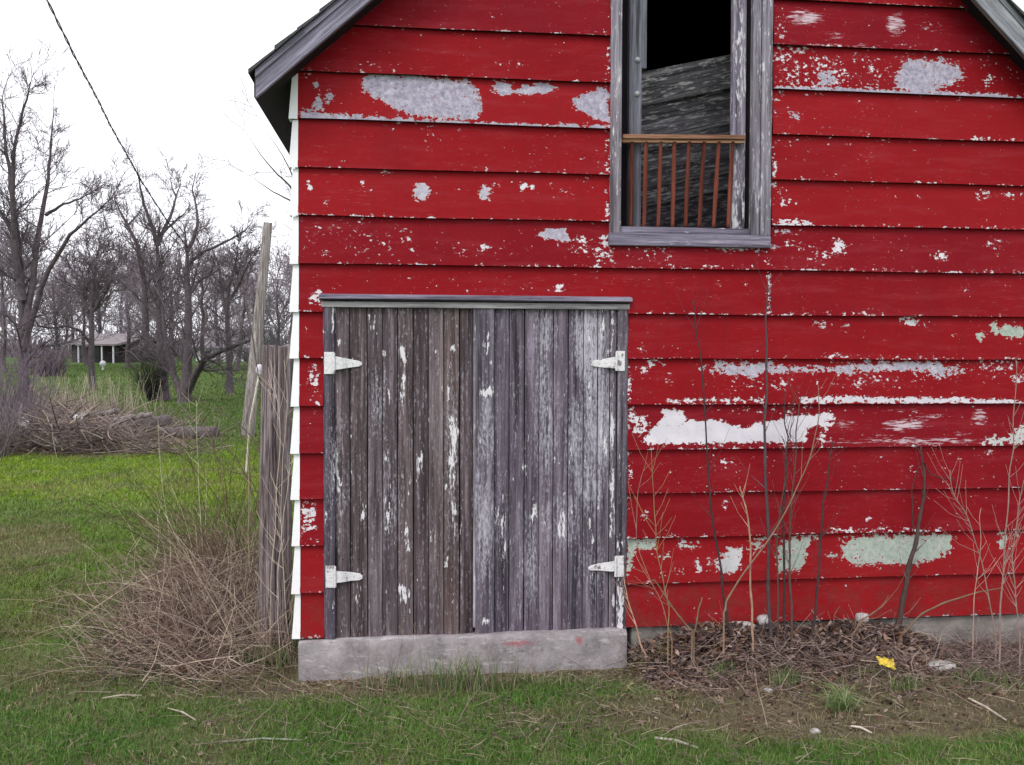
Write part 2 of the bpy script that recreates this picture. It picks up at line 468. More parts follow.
# ------------------------------------------------------------ the barn
barn = thing('barn', (1.62, 3.5, 0), 'red clapboard barn with peeling paint, grey plank doors and a gable loft opening', 'barn')
XL, XR = -.60, 3.84
DEPTH = 7.0
def rakeL(z): return (z-3.24)/.89-.574
def rakeR(z): return 3.15-(z-3.79)/.953
def underz(x): return np.minimum(3.24+.89*(x+.574), 3.79-.953*(x-3.15))
AX = (6.792-3.751)/(.89+.953); AZ = 3.751+.89*AX
dx_ = [.003, .004, .001, 0, -.003, -.005, 0, -.004, -.004, .001, .004, -.003, .006]
def zc(i):
    return 1.72+1.50687-.25417*i+(dx_[i] if 0 <= i <= 12 else 0)
DX0, DX1 = Y(323, 400)[0], Y(627, 400)[0]
DZT = Y(470, 297)[2]                    # top of the door head
WX0, WX1 = Y(611, 120)[0], Y(771.5, 120)[0]
WZ0, WZT = Y(690, 246.5)[2], 4.10

# paint loss, traced as areas on the wall: (shape, data, strength, softness px, layer, kind)
def pl(x0, y0, s, pts): return [(x0+a/s, y0+b/s) for a, b in pts]
PATCH = []
def E(cx, cy, rx, ry, st=1.0, under=.0, kind='peel', soft=7): PATCH.append(('E', (cx, cy, rx, ry), st, soft, under, kind))
def P(pts, st=1.0, under=.0, kind='peel', soft=6): PATCH.append(('P', pts, st, soft, under, kind))
P(pl(300,60,3.2,[(195,50),(330,48),(455,60),(550,70),(580,110),(582,165),(570,195),(490,190),(370,175),(300,160),(265,130),(205,100)]), .93, soft=8)
E(503,89,9,7); P(pl(300,60,3.2,[(690,100),(720,78),(790,75),(825,92),(780,108),(700,112)]))
P(pl(300,60,3.2,[(870,125),(920,100),(985,85),(992,205),(955,190),(880,155)]))
P(pl(300,60,3.2,[(-2,164),(70,168),(300,184),(640,203),(992,208),(992,222),(-2,198)]), .95, .05, soft=5)
E(330,98,5,5,.85); E(319,105,7,6,.8); E(318,84,3,2,.8); E(307,75,2,2,.8); E(309,113,10,4,.8)
E(385,66,28,4,.33,.5); E(505,64,30,4,.3,.5)
E(422,192,7,8,1,.2); E(485,193,5,7,1,.2); E(524,185,3,3,1,.5); E(531,187,2,2,.9,.5); E(309,186,3,3.5,1,.5); E(386,173,2,1.5,1,.5); E(326,202,2,2,.8,.5); E(363,182,2,2,.8,.5); E(371,190,2,1,.8,.5); E(495,186,6,3,.55,.5); E(458,188,2,1,.8,.5)
E(360,240,62,20,.22,.5,soft=14); E(470,250,60,9,.2,.5,soft=10); E(330,228,12,4,.45,.5); E(407,240,6,5,.5,.5); E(412,250,7,3,.6,.5); E(381,243,3,2,.9,.5); E(325,253,8,4,.5,.5)
P([(535,236),(547,228),(565,229),(571,244),(552,239)],1,.15,soft=4); E(588,247,24,12,.36,.5); E(605,243,6,8,.55,.5); E(485,246,4,4,.9,.5); E(560,238,12,6,.35,.4)
P([(478,263),(610,265),(610,270),(478,267)],.62,.5,soft=3); E(450,288,140,14,.12,.5); E(559,288,5,4,.85,.5); E(350,265,60,3,.4,.5)
E(317,298,9,9,.55,.5); E(308,312,8,3,.5,.5); E(314,385,8,20,.45,.45); E(316,402,6,4,.6,.5); P([(300,500),(316,500),(318,530),(302,534)],.52,.4,soft=5); E(310,540,9,3,.5,.5)
E(608,60,3,40,.42,.5); E(608,150,4,40,.55,.5); E(608,215,3,16,.6,.5)
E(780,45,6,45,.42,.3); E(775,100,3,60,.4,.5); E(774,165,2.5,30,.62,.5)
E(805,18,20,9,.62,0,'streak'); E(895,25,10,14,.62,0,'streak'); E(835,35,12,5,.5,0,'streak'); E(840,46,60,3,.55,0,'streak'); E(925,28,12,8,.35,0,'streak'); E(880,4,60,3,.4,0,'streak')
P(pl(760,40,3.88,[(570,65),(700,75),(780,90),(790,150),(700,185),(690,215),(520,195),(525,130)]),.95,0,soft=12)
P(pl(760,40,3.88,[(60,45),(500,60),(540,190),(60,190)]),.34,.45,soft=8); P(pl(760,40,3.88,[(55,178),(330,186),(700,200),(1040,218),(1040,243),(700,232),(55,204)]),.95,.1,soft=5)
E(826,78,10,10,.7,.1); E(786,72,9,18,.42,.4); E(989,79,8,6,.55,.5); E(800,50,18,4,.55,.5)
E(786,108,4,3,.55); E(796,117,5,4,.8); E(983,139,10,2.5,.75,.5); E(1008,140,7,2,.6,.5); E(926,139,4,2,.7,.5); E(790,140,18,3,.4,.5)
P([(880,182),(1026,186),(1026,189),(880,186)],.48,.5,soft=3); E(800,180,40,3,.35,.5)
E(783,202,6,6,.5,.5); E(984,193,8,5,.62,.4); E(1008,194,10,2,.6,.5); E(788,224,20,3.5,.9,.4); E(780,192,12,4,.35,.5); E(860,227,80,2,.5,.5); E(960,230,60,2,.5,.5)
E(795,255,42,17,.24,.5,soft=12); E(837,247,9,9,.6,.4); E(828,255,9,5,.55,.5); E(940,256,9,4,.66,.4); E(885,248,30,12,.18,.5); E(997,244,8,6,.4,.5); E(785,231,9,2,.8,.2)
P([(760,267),(935,270),(935,274),(760,271)],.6,.5,soft=3); E(980,273,40,2,.5,.5)
E(650,253,32,9,.32,.5); E(745,247,26,3.5,.9,.1); E(605,253,14,12,.42,.5); E(690,268,80,3,.5,.5)
P([(767,272),(771,272),(771,315),(767,315)],.85,.5,soft=3)
E(700,315,35,2,.45,.5); E(845,314,40,2,.55,.5); E(825,324,11,5,.48,.2); E(847,327,5,4,.5,.2); E(912,321,14,5,.62,.7); E(995,328,5,6,.95,1); E(1012,331,12,7,1,1); E(980,336,4,4,.95,1); E(955,336,3,3,.6,1); E(640,350,10,5,.42,.5); E(675,350,60,7,.15,.5)
P([(780,356),(1026,356),(1026,360),(780,360)],.5,.5,soft=3); E(838,357,12,2.5,.7,.5)
P([(700,369),(722,361),(765,362),(824,366),(860,361),(932,361),(965,370),(945,379),(924,374),(880,371),(850,375),(824,372),(790,373),(768,372),(755,379),(725,375)],.82,.15,soft=9)
E(760,383,60,8,.30,.4,soft=9); E(870,382,70,9,.30,.4,soft=9); E(855,383,10,4,.6,.4); E(735,381,8,4,.45,.4); E(1000,366,26,7,.45,.3); E(1018,379,9,6,.6,.3)
P([(665,398),(765,397),(765,403),(665,403)],.56,.45,soft=4); P([(800,396),(962,397),(1026,400),(1026,405),(800,403)],.78,.35,soft=4)
E(640,371,7,5,.5,.5); E(655,363,10,3,.5,.5); E(628,385,3,18,.6,.5); E(672,382,8,4,.4,.5)
P(pl(620,340,5.02,[(105,522),(150,450),(220,390),(205,345),(325,350),(335,400),(400,405),(500,400),(560,425),(620,440),(700,410),(790,400),(850,380),(960,375),(1060,385),(1010,425),(940,450),(935,515)]),.95,.5,soft=5)
E(638,420,15,16,.47,.5); E(800,411,70,4,.35,.5); E(745,410,20,3,.4,.5); E(827,420,10,10,.72,.4); E(822,438,6,6,.6,.5); P([(622,443),(820,445),(820,450),(622,447)],.5,.5,soft=3)
E(903,425,22,6,.78,0,'streak'); E(932,417,11,3,.7,0,'streak'); E(980,417,9,9,.62,0,'streak'); E(845,424,14,5,.6,0,'streak'); E(920,441,60,3,.75,0,'streak'); E(842,441,20,2,.7,0,'streak'); E(898,410,18,3,.5,0,'streak'); E(885,437,10,3,.6,0,'streak'); E(955,434,16,3,.5,0,'streak')
P([(980,445),(984,437),(1005,434),(1020,426),(1030,424),(1030,446)],.72,.75,soft=8)
E(629,465,2.5,20,.6,.5); E(629,510,2,30,.4,.5); E(645,515,3,4,.7,.5); E(724,462,5,3,.5,.5); E(724,503,4,5,.6,.5); E(868,519,1.8,1.8,.9,.5); E(882,519,2,3,.45,.5)
P([(815,528),(950,526),(950,531),(815,533)],.62,.6,soft=3); E(720,536,60,2,.4,.7)
P([(859,535),(900,534),(951,534),(953,554),(932,560),(917,566),(877,565),(854,566),(841,557),(840,546)],.86,1,soft=8)
P([(776,545),(797,535),(820,536),(807,548),(806,564),(797,573),(776,571)],.80,1,soft=8)
P([(693,556),(701,564),(709,572),(696,574)],.85,.7,soft=6); P([(724,547),(741,548),(742,566),(731,574),(720,572),(716,564),(706,565),(709,558),(721,557)],.85,.72,soft=7)
E(687,544,14,6,.62,.8); P([(626,537),(657,537),(657,548),(636,552),(630,576),(626,576)],.72,.9,soft=5); E(757,546,11,10,.55,.9); E(832,556,5,3,.75,.9); E(1003,541,7,11,.58,.9); E(1018,533,7,4,.6,.9); E(849,538,14,3,.6,.9); E(680,570,10,4,.42,.9); E(770,538,14,3,.55,.9); E(666,557,4,3,.6,.8)

def inpoly(u, v, pts):
    ins = np.zeros(u.shape, bool); d = np.full(u.shape, 1e9)
    n = len(pts)
    for i in range(n):
        x0, y0 = pts[i]; x1, y1 = pts[(i+1) % n]
        c = ((y0 > v) != (y1 > v))
        with np.errstate(divide='ignore', invalid='ignore'):
            xi = (x1-x0)*(v-y0)/((y1-y0) if y1 != y0 else 1e-9)+x0
        ins ^= c & (u < xi)
        t = np.clip(((u-x0)*(x1-x0)+(v-y0)*(y1-y0))/((x1-x0)**2+(y1-y0)**2+1e-9), 0, 1)
        d = np.minimum(d, np.hypot(u-x0-t*(x1-x0), v-y0-t*(y1-y0)))
    return np.where(ins, -d, d)
def paint(u, v, patches):
    A = {'peel': np.zeros(u.shape), 'streak': np.zeros(u.shape), 'wash': np.zeros(u.shape)}; und = np.full(u.shape, .5)
    for sh, dat, st, soft, under, kind in patches:
        if sh == 'E':
            cx, cy, rx, ry = dat
            box = (abs(u-cx) < rx+soft*2+4) & (abs(v-cy) < ry+soft*2+4)
            if not box.any(): continue
            q = np.hypot((u-cx)/rx, (v-cy)/ry); sdv = (q-1)*min(rx, ry)
        else:
            pa = np.array(dat)
            box = (u > pa[:, 0].min()-soft*2) & (u < pa[:, 0].max()+soft*2) & (v > pa[:, 1].min()-soft*2) & (v < pa[:, 1].max()+soft*2)
            if not box.any(): continue
            sdv = inpoly(u, v, dat)
        w = np.where(box, np.clip(.5-sdv/(soft*1.7), 0, 1), 0)
        w = w*w*(3-2*w)*st
        tgt = A[kind]
        if kind == 'peel': und = np.where(w > np.maximum(tgt, .04), under, und)
        A[kind] = np.maximum(tgt, w)
    return A, und

def course_of(p):
    sh, dat = p[0], p[1]
    if sh == 'E':
        if dat[3] > 22: return None
        c = (dat[0], dat[1])
    else:
        a = np.array(dat)
        if np.ptp(a[:, 1]) > 60: return None
        c = (a[:, 0].mean(), (a[:, 1].min()+a[:, 1].max())/2)
    if sh == 'P' and len(dat) == 8: c = (dat[0][0]+60, dat[0][1]+1)
    z = Y(c[0], c[1]-1.5)[2]
    for i in range(-8, 13):
        if zc(i) <= z < zc(i-1): return i
    return None
def siding():
    mb = MB()
    ST = .012
    hole = [(DX0+.004, DX1-.004, -1, DZT-.004), (WX0+.004, WX1-.004, WZ0+.004, WZT-.004)]
    R = random.Random(5)
    for i in range(-8, 13):
        zb, zt = zc(i), zc(i-1)+.012
        xa = max(XL, rakeL(zb)-.0); xb = min(XR, rakeR(zb))
        if xa >= xb: continue
        segs = [(xa, xb)]
        jt = Y(769, 290)[0]
        if i == 5: segs = [(xa, jt-.002), (jt+.002, xb)]
        for (s0, s1) in segs:
            xs = np.arange(s0, s1, ST); xs = np.append(xs, s1)
            zs = np.linspace(zb, zt, 23)
            for h in hole:
                xs = np.append(xs, [a for a in h[:2] if s0 < a < s1]); zs = np.append(zs, [a for a in h[2:] if zb < a < zt])
            xs = np.unique(np.round(xs, 5)); zs = np.unique(np.round(zs, 5))
            X, Z = np.meshgrid(xs, zs)
            Xc = np.clip(X, np.minimum(rakeL(Z), AX), np.maximum(rakeR(Z), AX))
            Xc = np.where((rakeL(Z) > rakeR(Z)), AX, Xc)
            sag = .0055*(fbm(X*1.3, X*0+i*3.7, 3, 7)-.5)*2; tn = R.random()
            tt = (Z-zb)/(zt-zb)
            Yy = -.033+.028*tt+.003*(fbm(X*1.5, Z*6, 2, 15)-.5)
            Zc = Z+sag*(1-tt)
            wear = np.where(tt < .5, .0, .0)
            u, v, _ = proj(np.stack([Xc, Yy, Zc], -1))
            here = [p for p in PATCH if course_of(p) in (None, i)]
            here = [(p[0], p[1], p[2]*(.74 if p[3] <= 3 else 1), p[3]*(1.5 if p[3] <= 3 else 1), p[4], p[5]) for p in here]
            A, und = paint(u, v, here)
            edge = sstep(.016, .003, Z-zb)*(.13+.44*fbm(X*2.2, X*0+i*9.1, 3, 61))
            spk = .10*sstep(.45, .7, fbm(X*1.2, Z*4, 3, 71))
            peel = np.maximum(A['peel'], np.maximum(edge, spk)); spl = sstep(.62, .18, Zc)*(.4+.6*fbm(X*3, Z*3, 3, 31))
            keep = np.ones((len(zs)-1, len(xs)-1), bool)
            cx = (X[:-1, :-1]+X[1:, 1:])/2; cz = (Z[:-1, :-1]+Z[1:, 1:])/2
            for h in hole: keep &= ~((cx > h[0]) & (cx < h[1]) & (cz > h[2]) & (cz < h[3]))
            keep &= (Xc[:-1, 1:]-Xc[:-1, :-1]+Xc[1:, 1:]-Xc[1:, :-1]) > 1e-5
            n0, n1 = X.shape
            idx = np.arange(n0*n1).reshape(n0, n1)
            f = np.stack([idx[:-1, :-1], idx[:-1, 1:], idx[1:, 1:], idx[1:, :-1]], -1)[keep]
            mb.add(np.stack([Xc, Yy, Zc], -1).reshape(-1, 3), f, peel=peel.ravel(), streak=A['streak'].ravel(), under=und.ravel(), raw=np.zeros(n0*n1), tone=np.full(n0*n1, tn), splash=spl.ravel())
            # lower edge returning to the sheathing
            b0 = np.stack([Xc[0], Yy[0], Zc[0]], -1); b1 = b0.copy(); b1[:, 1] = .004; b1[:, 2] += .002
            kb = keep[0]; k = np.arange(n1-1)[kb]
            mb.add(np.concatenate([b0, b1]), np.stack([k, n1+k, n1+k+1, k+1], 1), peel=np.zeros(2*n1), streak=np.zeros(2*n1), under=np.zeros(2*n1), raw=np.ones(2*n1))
            # board ends
            for e in (0, n1-1):
                a0 = np.stack([Xc[:, e], Yy[:, e], Zc[:, e]], -1); a1 = a0.copy(); a1[:, 1] = .004
                k = np.arange(n0-1)
                mb.add(np.concatenate([a0, a1]), np.stack([k, k+1, n0+k+1, n0+k], 1), peel=np.full(2*n0, .6), streak=np.zeros(2*n0), under=np.full(2*n0, .5), raw=np.zeros(2*n0))
    return mb.build('siding', M['siding'], barn)
siding()

# sheathing / side and back walls
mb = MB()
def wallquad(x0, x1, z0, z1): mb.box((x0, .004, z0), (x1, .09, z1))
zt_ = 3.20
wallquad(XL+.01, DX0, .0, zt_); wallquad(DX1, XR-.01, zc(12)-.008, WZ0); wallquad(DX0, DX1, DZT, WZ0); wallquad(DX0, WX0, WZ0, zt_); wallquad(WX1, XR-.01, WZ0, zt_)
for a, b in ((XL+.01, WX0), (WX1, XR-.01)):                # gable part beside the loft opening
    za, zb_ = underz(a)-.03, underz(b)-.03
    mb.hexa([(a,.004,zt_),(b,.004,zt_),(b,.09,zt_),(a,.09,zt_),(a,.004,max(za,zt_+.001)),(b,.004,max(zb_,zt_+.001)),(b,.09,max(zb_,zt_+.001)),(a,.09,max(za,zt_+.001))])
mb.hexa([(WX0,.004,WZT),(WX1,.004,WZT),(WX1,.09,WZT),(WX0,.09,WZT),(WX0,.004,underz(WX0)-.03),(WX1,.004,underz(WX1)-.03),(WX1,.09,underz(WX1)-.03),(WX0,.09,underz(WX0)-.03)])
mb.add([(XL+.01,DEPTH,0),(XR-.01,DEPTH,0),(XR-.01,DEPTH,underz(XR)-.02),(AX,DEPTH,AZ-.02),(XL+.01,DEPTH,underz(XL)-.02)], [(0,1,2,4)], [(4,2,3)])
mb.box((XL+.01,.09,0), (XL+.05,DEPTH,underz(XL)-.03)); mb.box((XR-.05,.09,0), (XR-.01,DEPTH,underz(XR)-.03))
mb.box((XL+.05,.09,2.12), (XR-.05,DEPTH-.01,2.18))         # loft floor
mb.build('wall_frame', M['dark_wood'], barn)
# side siding, lapped and white
for sx, nm in ((XL, -1), (XR, 1)):
    mb = MB()
    for i in range(1, 13):
        zb, zt = zc(i), min(zc(i-1)+.01, underz(sx)-.02)
        xo = sx+nm*.018; xi = sx+nm*.003
        mb.hexa([(sx-nm*.008,-.002,zb),(xo,-.002,zb),(xo,DEPTH,zb),(sx-nm*.008,DEPTH,zb),(sx-nm*.008,-.002,zt),(xi,-.002,zt),(xi,DEPTH,zt),(sx-nm*.008,DEPTH,zt)])
    mb.build('side_siding', M['white_side'], barn)
# white metal corner pieces, one per course
mb = MB()
R = random.Random(3)
for i in range(0, 13):
    zb, zt = zc(i)-.004, zc(i-1)-.006
    if i == 0: zt = 3.16
    j = R.uniform(-.003, .003)
    if i == 0: continue
    xo_b, xo_t = XL-.047+j, XL-.028+j*.5
    yb, yt = -.030, -.012
    xi = XL+.001
    mb.hexa([(xo_b,yb,zb),(xi,yb-.002,zb),(xi,yb+.006,zb),(xo_b+.0,yb+.006,zb),(xo_t,yt,zt),(xi,yt-.002,zt),(xi,yt+.006,zt),(xo_t,yt+.006,zt)])
    mb.hexa([(xo_b,yb+.006,zb),(xo_b+.006,yb+.006,zb),(xo_b+.006,.045,zb),(xo_b,.045,zb),(xo_t,yt+.006,zt),(xo_t+.006,yt+.006,zt),(xo_t+.006,.045,zt),(xo_t,.045,zt)])
i = 0
mb.hexa([(XL-.047,-.03,zc(1)+.245),(XL,-.03,zc(1)+.245),(XL,-.02,zc(1)+.245),(XL-.047,-.02,zc(1)+.245),(XL-.032,-.014,zc(1)+.26),(XL,-.014,zc(1)+.26),(XL,-.008,zc(1)+.26),(XL-.032,-.008,zc(1)+.26)])
mb.build('corner_trim', M['white_paint'], barn)

# roof: dark deck, shingles, barge boards
for side in (-1, 1):
    s = .89 if side < 0 else .953
    xe = -.80 if side < 0 else 4.10
    off = .075 if side < 0 else .04
    mb = MB(); y0, y1 = -.17, DEPTH+.2
    def zz(x): return 3.24+.89*(x+.574) if side < 0 else 3.79-.953*(x-3.15)
    def slab(m_, a, b, ya, yb, lo, hi):
        m_.hexa([(a,ya,zz(a)+lo),(b,ya,zz(b)+lo),(b,yb,zz(b)+lo),(a,yb,zz(a)+lo),(a,ya,zz(a)+hi),(b,ya,zz(b)+hi),(b,yb,zz(b)+hi),(a,yb,zz(a)+hi)])
    a, b = (xe, AX) if side < 0 else (AX, xe)
    slab(mb, a, b, y0, y1, .0, .045+off-.004)
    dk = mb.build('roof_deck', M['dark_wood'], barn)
    mb = MB()
    k = 0; x = xe-(-side)*0
    n = 22
    for q in range(n):           # shingle courses, each lapping the one below, with a ragged verge
        fa = q/n; fb = (q+1.25)/n
        xa = xe+(AX-xe)*fa+(.02*side if q == 0 else 0); xb = xe+(AX-xe)*min(fb, 1)
        lo, hi = min(xa, xb), max(xa, xb)
        yv = -.215-.012*R.random()
        t0 = (.068 if side < 0 else .052)+off; t1 = (.052 if side < 0 else .068)+off
        mb.hexa([(lo,yv,zz(lo)+.047+off),(hi,yv-.003,zz(hi)+.047+off),(hi,y1,zz(hi)+.047+off),(lo,y1,zz(lo)+.047+off),(lo,yv+.004*R.random(),zz(lo)+t0+.008*R.random()),(hi,yv,zz(hi)+t1+.006*R.random()),(hi,y1,zz(hi)+t1),(lo,y1,zz(lo)+t0)])
    mb.build('shingle_roof', M['shingle'], barn)
    mb = MB(); g = 0.0
    xa, xb = (xe+.012, AX-g) if side < 0 else (AX+g, xe-.012)
    slab(mb, xa, xb, -.199, -.171, -.022 if side < 0 else -.095, .030+off)
    if side < 0:      # plumb-cut tail
        pass
    bo = mb.build('barge_board', M['bargeL'] if side < 0 else M['bargeR'], barn, bevel=.003)
    mb = MB()
    slab(mb, xa, xb, -.2065, -.2, .006+off, .044+off)
    mb.build('drip_strip', M['bargeL'] if side < 0 else M['bargeR'], bo)
# foundation and threshold
mb = MB()
def rough_block(mb, x0, x1, y0, y1, z0, z1, st=.03, amp=.012, seed=1, rnd=.02):
    xs = np.linspace(x0, x1, max(3, int((x1-x0)/st))); zs = np.linspace(z0, z1, max(3, int((z1-z0)/st))); ys = np.linspace(y0, y1, max(3, int((y1-y0)/st)))
    def face(A, B, C, fl):
        n0, n1 = A.shape; idx = np.arange(n0*n1).reshape(n0, n1)
        f = np.stack([idx[:-1,:-1], idx[:-1,1:], idx[1:,1:], idx[1:,:-1]], -1).reshape(-1, 4)
        if fl: f = f[:, ::-1]
        V = np.stack([A, B, C], -1).reshape(-1, 3)
        c = np.array([(x0+x1)/2, (y0+y1)/2, (z0+z1)/2]); h = np.array([(x1-x0)/2, (y1-y0)/2, (z1-z0)/2])
        q = V-c; lim = h-rnd; e = np.clip(np.abs(q)-lim, 0, rnd); L = np.linalg.norm(e, axis=1, keepdims=True)
        e2 = np.where(L > rnd, e/np.maximum(L, 1e-9)*rnd, e)
        V = c+np.sign(q)*(np.minimum(np.abs(q), lim)+e2)
        nn = fbm(V[:,0]*9+V[:,1]*3, V[:,2]*9+V[:,1]*5, 4, seed)-.5
        V = V+(V-c)/np.linalg.norm(h)*0+np.stack([nn*0, -nn*amp, nn*amp*.6], -1)
        mb.add(V, f)
    A, C = np.meshgrid(xs, zs); face(A, A*0+y0, C, False); face(A, A*0+y1, C, True)
    A, B = np.meshgrid(xs, ys); face(A, B, A*0+z1, False)
    B, C = np.meshgrid(ys, zs); face(B*0+x0, B, C, True); face(B*0+x1, B, C, False)
rough_block(mb, DX1+.03, XR, .0, .12, -.1, zc(12)-.012, amp=.03, seed=4)
mb.build('foundation', plain('old_mortar', (.16, .145, .13), (.33, .30, .28), 11, .95, .8, .015), barn, smooth=True)
mb = MB(); rough_block(mb, XL+.02, XR, .15, DEPTH, -.1, zc(12)-.03, st=.3, amp=.0, seed=4)
mb.build('footing', plain('old_mortar_rear', (.16, .145, .13), (.33, .30, .28), 11, .95, .8, .015), barn, smooth=True)
def threshold():
    x0, x1 = Y(298, 660, -.05)[0], Y(627, 640, -.05)[0]
    zt0 = Y(330, 641, -.05)[2]; zt1 = Y(620, 630, -.05)[2]
    mb = MB(); rough_block(mb, x0, x1, -.065, .10, -.12, 0.5*(zt0+zt1), st=.022, amp=.022, seed=8, rnd=.012)
    # slope of the top edge and chipped lower corners
    for k in range(len(mb.v)):
        V = mb.v[k]; t = (V[:, 0]-x0)/(x1-x0)
        top = sstep(.0, .12, V[:, 2])
        V[:, 2] += top*((zt0-zt1)*(.5-t))*1.0
    t = NT('worn_concrete', .9, .2)
    n = t.noise(7, 6, .7); n2 = t.noise(45, 5, .7); n3 = t.noise(14, 6, .65, t.mapping((.5, 1, 2.2), rot=(0, .5, 0)))
    c = t.mix(t.rng(n, .3, .7), (.20, .18, .19), (.42, .385, .40))
    c = t.mix(t.rng(n2, .55, .75, 0, .5), c, (.55, .52, .53)); c = t.mix(t.rng(n3, .57, .68, 0, .6), c, (.62, .58, .60))
    c = t.mix(t.rng(t.noise(22, 4), .62, .72, 0, .5), c, (.09, .085, .085))
    mb.at = {}
    V = np.concatenate(mb.v); u, v, _ = proj(V)
    red = np.maximum.reduce([np.exp(-(((u-518)/26)**2+((v-643)/5)**2))*.8, np.exp(-(((u-579)/4)**2+((v-640)/7)**2)), np.exp(-(((u-540)/10)**2+((v-650)/4)**2))*.3])
    a = t.attr('peel'); rm = t.rng(t.math('ADD', a, t.math('MULTIPLY', t.math('SUBTRACT', n2, .5), 1.2)), .42, .75, 0, .65)
    c = t.mix(rm, c, (.38, .06, .08))
    k = 0; mb.at['peel'] = [(0, len(V), red)]
    return mb.build('threshold', t.out(c, t.math('ADD', n2, n), .7, .008), barn, smooth=True)
threshold()

# ------------------------------------------------------------ the plank doors
DP = []
def e(cx, cy, rx, ry, st=1.0): DP.append(('E', (cx, cy, rx*1.35, ry*1.2), st*.86, 6, .5, 'peel'))
def w(cx, cy, rx, ry, st=1.0): DP.append(('E', (cx, cy, rx, ry), st, 9, .5, 'wash'))
for a in [(402,338,3,6,.8),(402,355,3,8,.9),(403,375,3,9,.75),(402,395,2,3,.9),(388,401,3,15,.45),(385,354,2,2.5,1),(339,342,1.6,3,1),(452.5,347,4,5,.65),(449,395,2,14,.75),(453,430,3,12,1),(452,455,4,18,.6),(456,330,2,9,.45),(419.5,462,2.5,8,.95),(389,460,4,8,.5),(336,455,2.5,18,.75),(376,397,4,12,.3),
          (337,487,3,16,.7),(362,516,4,4,.85),(361,505,6,4,.45),(389.5,510,5,22,.45),(405.7,535,3,13,.7),(405.7,492,2,20,.42),(435.5,537,5,6,.45),(455,507,3,10,1),(451,485,5,20,.42),(456.6,527,3,12,.6),(448,572,5,18,.42),(403,590,3,4,1),(406,597,2.5,4,1),(409.5,612,1.3,1.3,1),(453,603,3,3,.45),(420.6,532,2,3,.6),(342,527,3,18,.42),(401,325,3,4,.5),(373,322,4,10,.3),(413,480,1.5,1.5,1),(386,440,3,4,.4),(428,450,2,30,.2),
          (486,342,2,8,.75),(486,393,5,4,1),(490,362,1.3,1.3,1),(487,326,3,8,.35),(590,333,3,18,.5),(602,322,4,14,.45),(613.6,320,2,22,.7),(612.5,430,2.2,50,.75),(604,434,3,25,.4),(573.6,441,5,28,.3),(590,394,3,12,.42),(587,468,7,12,.32),(525,468,2,5,.75),(504,472,4,4,.45),(507,468,1.5,5,.5),
          (501,530,4.5,36,.42),(562,525,2.5,11,.7),(535,510,2,9,.6),(592,540,3,11,.5),(544.5,525,4,14,.35),(613,505,2,35,.75),(619,545,4,8,.7),(619,604,3.5,22,.95),(486.6,622,1.6,1.8,1),(599,510,3,14,.42),(572,505,5,22,.3),(566,492,2,2,.7),(517,393,.9,1.5,1),(334,320,3,14,.6),(329,505,4,15,.4),(333,595,2,10,.4),(480,500,3,20,.2),(483,455,2,10,.4)]:
    e(*a)
for a in [(486,430,9,40,.35),(484,530,9,50,.5),(590,345,16,40,.6),(598,420,14,60,.55),(575,440,9,40,.5),(545,420,10,60,.4),(545,330,12,25,.4),(590,480,16,30,.5),(530,560,10,50,.3),(560,520,20,30,.3),(501,530,6,30,.3),(376,400,8,30,.3),(340,480,8,60,.25),(390,500,10,40,.2),(452,450,7,80,.25),(400,350,6,50,.2),(590,570,14,30,.2)]:
    w(*a)
